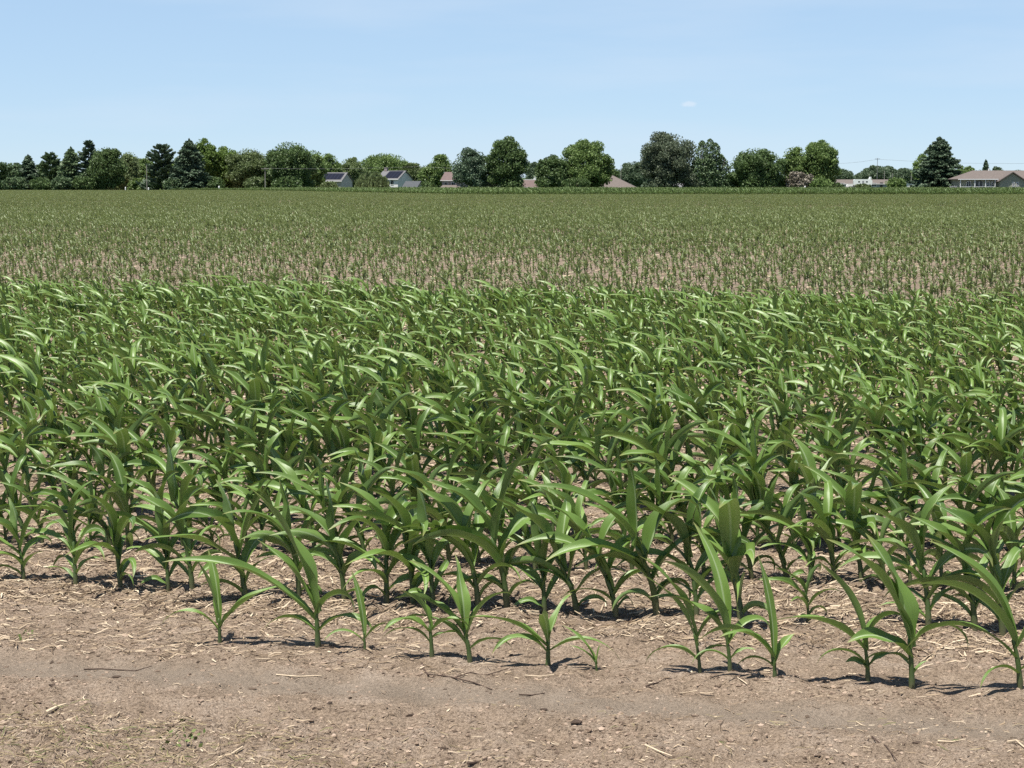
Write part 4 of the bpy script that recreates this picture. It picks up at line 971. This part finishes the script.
g.slab([(gm + .002, -1.75, e + 1.55), (gx1 + ov, -1.75, e - .3 - ov * sl + .1), (gx1 + ov, 4.5, e - .3 - ov * sl + .1), (gm + .002, 4.5, e + 1.55)], -.16)
g.build('gable_roof', M['tanroof'], t)
windows(t, [(gm + .05, gm + .5, 1.15, 1.95), (gm + .95, gm + 1.4, 1.15, 1.95)], -1.2)
windows(t, [(2.3, 3.2, 1.0, 2.1), (6.9, 7.4, .6, 2.1), (7.9, 8.3, .6, 2.1)], 1.2)
b = MB(); b.box(4.3, 5.9, 1.14, 1.197, .1, 2.2); dd = b.build('door', M['glass'], t)
b = MB(); b.box(5.04, 5.16, 1.10, 1.138, .1, 2.2); b.box(4.2, 4.298, 1.10, 1.197, .1, 2.3); b.box(5.902, 6.0, 1.10, 1.197, .1, 2.3); b.build('door_frame', M['whitepaint'], dd)
for x in (.65, 3.9, 6.3, L1 - .7):
    b = MB(); b.box(x - .08, x + .08, .1, .26, .2, e - .02); b.build('porch_post', M['whitepaint'], t)
b = MB(); b.box(.3, L1 - .1, .0, 1.1, .0, .25); b.build('porch_floor', M['tan'], t)
b = MB()
for k in range(30): b.box(.74 + k * .28, .78 + k * .28, .16, .2, .25, .95)
b.box(.74, L1 - .8, .14, .22, .953, 1.03); b.build('porch_railing', M['whitepaint'], t)
b = MB(); b.box(8.0, 8.3, 4.8, 5.1, rg - .2, rg + .45); b.build('vent_pipe', M['whitepaint'], rf)
tag(t, 'grey green ranch house with a tan hip roof and front gable at the right', 'house', 'buildings beyond the field')
P_ = at(950, 190, 432); P2 = at(957, 190, 432); t = empty('deck_fence', (P_.x, 432, 0))
W = P2.x - P_.x
for k in range(4):
    b = MB(); b.box(k * W / 3 - .05, k * W / 3 + .05, 0, .1, 0, 1.2); b.build('post', M['whitepaint'], t)
b = MB(); b.box(-.05, W + .05, -.03, -.003, .25, 1.1); b.build('board_panel', M['greysiding'], t)
tag(t, 'short grey board fence between the great spruce and the ranch house', 'fence')

# ------------------------------------------------------------------ poles and wires
def pole(px, top, d, rad, mat, label, arm=0.0, name='utility_pole', arm_dz=.25):
    P_ = at(px, top, d); z = float(gz(P_.x, d)); t = empty(name, (P_.x, d, z)); H = P_.z - z
    b = MB(); b.tube([(0, 0, -.2), (0, 0, H * .5), (0, 0, H)], [rad, rad * .85, rad * .7], 8); b.build('shaft', M[mat], t)
    if arm:
        b = MB(); b.box(-arm / 2, arm / 2, -rad - .1, -rad * .6, H - arm_dz - .12, H - arm_dz); a = b.build('crossarm', M[mat], t)
        for k in (-.46, 0, .46):
            b = MB(); b.tube([(k * arm, -rad - .05, H - arm_dz + .001), (k * arm, -rad - .05, H - arm_dz + .14)], [.05, .03], 6); b.build('insulator', M['wirepale'], a)
    tag(t, label, 'pole', 'poles'); return P_
A = pole(265, 167.5, 446, .12, 'woodpole', 'pale utility pole with a crossarm before the massive dark round tree', 1.7)
pole(146.5, 165, 446, .11, 'woodpole', 'pale leaning utility pole among the conifers at left')
pole(621, 165, 490, .07, 'woodpole', 'thin pale pole standing over the right slope of the brown hip roof', name='flag_pole')
B = pole(877.5, 158, 640, .11, 'greypole', 'tall dark utility pole against the sky behind the long low building', 1.6)
pole(884.5, 171, 640, .13, 'woodpole', 'short pale pole just right of the tall dark one', name='post')
pole(892.5, 173, 640, .13, 'woodpole', 'shortest pale pole between the tall dark one and the mobile home', name='post')
pole(911.5, 172, 600, .13, 'woodpole', 'pale pole rising left of the great spruce, above the mobile home', name='post')
def wire(p0, p1, sag, rad, mat, label):
    b = MB(); p0, p1 = Vector(p0), Vector(p1); c = (p0 + p1) / 2
    b.tube([p0.lerp(p1, k / 16) - Vector((0, 0, sag * 4 * (k / 16) * (1 - k / 16))) - c for k in range(17)], rad, 5)
    o = b.build('power_line', M[mat]); o.location = c; tag(o, label, 'power line', 'power lines')
wire(at(265, 168.3, 446), at(420, 166.4, 455), .3, .016, 'wirepale', 'pale power line crossing in front of the trees above the solar houses')
wire(at(420, 166.4, 455), at(475, 168.0, 452), .2, .016, 'wirepale', 'pale power line end running into the dense blue green tree')
wire(at(822, 163.5, 640), at(877.5, 159.2, 640), .5, .028, 'wire', 'thin dark wire in the sky left of the tall dark pole')
wire(at(877.5, 159.2, 640), at(1045, 163.2, 640), .6, .028, 'wire', 'thin dark wire in the sky right of the tall dark pole')
def marker(px, top, d, w, label, mat='whitepaint'):
    P_ = at(px, top, d); z = float(gz(P_.x, d)); t = empty('marker_post', (P_.x, d, z)); H = P_.z - z
    b = MB(); b.tube([(0, 0, -.1), (0, 0, H - .12), (0, 0, H)], [w / 2, w / 2, w / 4], 8); b.build('post', M[mat], t); tag(t, label, 'post', 'white marker posts')
marker(125.5, 187, 443, .28, 'white marker post at the field edge below the loose pale green tree')
marker(148.5, 187.5, 443, .32, 'white marker post at the foot of the leaning utility pole')
marker(219, 186, 443, .34, 'white marker post in front of the hidden grey house')
marker(297, 188, 443, .26, 'short white marker post under the massive dark round tree')
marker(805, 186, 443, .36, 'white marker post under the dry grey tan bush')
marker(730.5, 187.6, 443, .5, 'squat pale post at the foot of the dark junipers')

# ------------------------------------------------------------------ light and sky
EL, AZ = 73.0, 220.0                          # sun high, behind the camera and a little to its left
S = Vector((math.sin(R(AZ)) * math.cos(R(EL)), math.cos(R(AZ)) * math.cos(R(EL)), math.sin(R(EL))))
sl_ = bpy.data.lights.new('sun', 'SUN'); sl_.energy = 5.0; sl_.angle = R(.53); sl_.color = (1.0, .955, .88)
so = bpy.data.objects.new('sun', sl_); COL.objects.link(so); so.rotation_euler = S.to_track_quat('Z', 'Y').to_euler(); so.location = (0, 0, 60)
w = bpy.data.worlds.new('World'); scene.world = w; w.use_nodes = True; nt = w.node_tree
bg = nt.nodes['Background']; sky = nt.nodes.new('ShaderNodeTexSky'); sky.sky_type = 'NISHITA'; sky.sun_disc = False
sky.sun_elevation = R(EL); sky.sun_rotation = R(AZ); sky.air_density = 1.0; sky.dust_density = 0.0; sky.ozone_density = 3.0; sky.altitude = 3000
tc = nt.nodes.new('ShaderNodeTexCoord')
# faint high cloud, and one small puff
mp = nt.nodes.new('ShaderNodeMapping'); mp.inputs['Scale'].default_value = (3.0, 3.0, 22.0); nt.links.new(tc.outputs['Generated'], mp.inputs[0])
no = nt.nodes.new('ShaderNodeTexNoise'); no.inputs['Scale'].default_value = 1.6; no.inputs['Detail'].default_value = 6; nt.links.new(mp.outputs[0], no.inputs['Vector'])
mr = nt.nodes.new('ShaderNodeMapRange'); mr.inputs[1].default_value = .5; mr.inputs[2].default_value = .8; mr.inputs[3].default_value = .60; mr.inputs[4].default_value = .60; nt.links.new(no.outputs[0], mr.inputs[0])
pv = Vector(ray(688.5, 104)).normalized()
sub = nt.nodes.new('ShaderNodeVectorMath'); sub.operation = 'SUBTRACT'; nt.links.new(tc.outputs['Generated'], sub.inputs[0]); sub.inputs[1].default_value = pv
sc_ = nt.nodes.new('ShaderNodeVectorMath'); sc_.operation = 'MULTIPLY'; nt.links.new(sub.outputs[0], sc_.inputs[0]); sc_.inputs[1].default_value = (230, 230, 620)
n2 = nt.nodes.new('ShaderNodeTexNoise'); n2.inputs['Scale'].default_value = 420; n2.inputs['Detail'].default_value = 4; nt.links.new(tc.outputs['Generated'], n2.inputs['Vector'])
ln = nt.nodes.new('ShaderNodeVectorMath'); ln.operation = 'LENGTH'; nt.links.new(sc_.outputs[0], ln.inputs[0])
ad = nt.nodes.new('ShaderNodeMath'); ad.operation = 'ADD'; nt.links.new(ln.outputs['Value'], ad.inputs[0]); nt.links.new(n2.outputs[0], ad.inputs[1])
m2 = nt.nodes.new('ShaderNodeMapRange'); m2.inputs[1].default_value = 1.0; m2.inputs[2].default_value = 1.6; m2.inputs[3].default_value = .55; m2.inputs[4].default_value = 0; nt.links.new(ad.outputs[0], m2.inputs[0])
mi = nt.nodes.new('ShaderNodeMix'); mi.data_type = 'RGBA'; # the pale haze veil lies low over the land and thins out overhead
sz = nt.nodes.new('ShaderNodeSeparateXYZ'); nt.links.new(tc.outputs['Generated'], sz.inputs[0])
vz = nt.nodes.new('ShaderNodeMapRange'); vz.inputs[1].default_value = .12; vz.inputs[2].default_value = .40; vz.inputs[3].default_value = .60; vz.inputs[4].default_value = 0.0; nt.links.new(sz.outputs[2], vz.inputs[0])
nt.links.new(vz.outputs[0], mi.inputs[0]); nt.links.new(sky.outputs[0], mi.inputs[6]); mi.inputs[7].default_value = (4.45, 6.25, 8.35, 1)
mc = nt.nodes.new('ShaderNodeMapRange'); mc.inputs[1].default_value = .48; mc.inputs[2].default_value = .78; mc.inputs[3].default_value = 0; mc.inputs[4].default_value = .4; nt.links.new(no.outputs[0], mc.inputs[0])
ci_ = nt.nodes.new('ShaderNodeMix'); ci_.data_type = 'RGBA'; nt.links.new(mc.outputs[0], ci_.inputs[0]); nt.links.new(mi.outputs[2], ci_.inputs[6]); ci_.inputs[7].default_value = (5.9, 6.9, 8.1, 1); mi = ci_
mp_ = nt.nodes.new('ShaderNodeMix'); mp_.data_type = 'RGBA'; nt.links.new(m2.outputs[0], mp_.inputs[0]); nt.links.new(mi.outputs[2], mp_.inputs[6]); mp_.inputs[7].default_value = (6.6, 7.4, 8.4, 1)
nt.links.new(mp_.outputs[2], bg.inputs[0]); bg.inputs[1].default_value = .071

scene.view_settings.view_transform = 'Standard'; scene.view_settings.look = 'None'; scene.view_settings.exposure = 0.72; scene.view_settings.gamma = 1
scene.view_settings.use_curve_mapping = False
scene.render.engine = 'CYCLES'
cy = scene.cycles; cy.max_bounces = 6; cy.diffuse_bounces = 3; cy.glossy_bounces = 2; cy.transmission_bounces = 3; cy.use_denoising = False
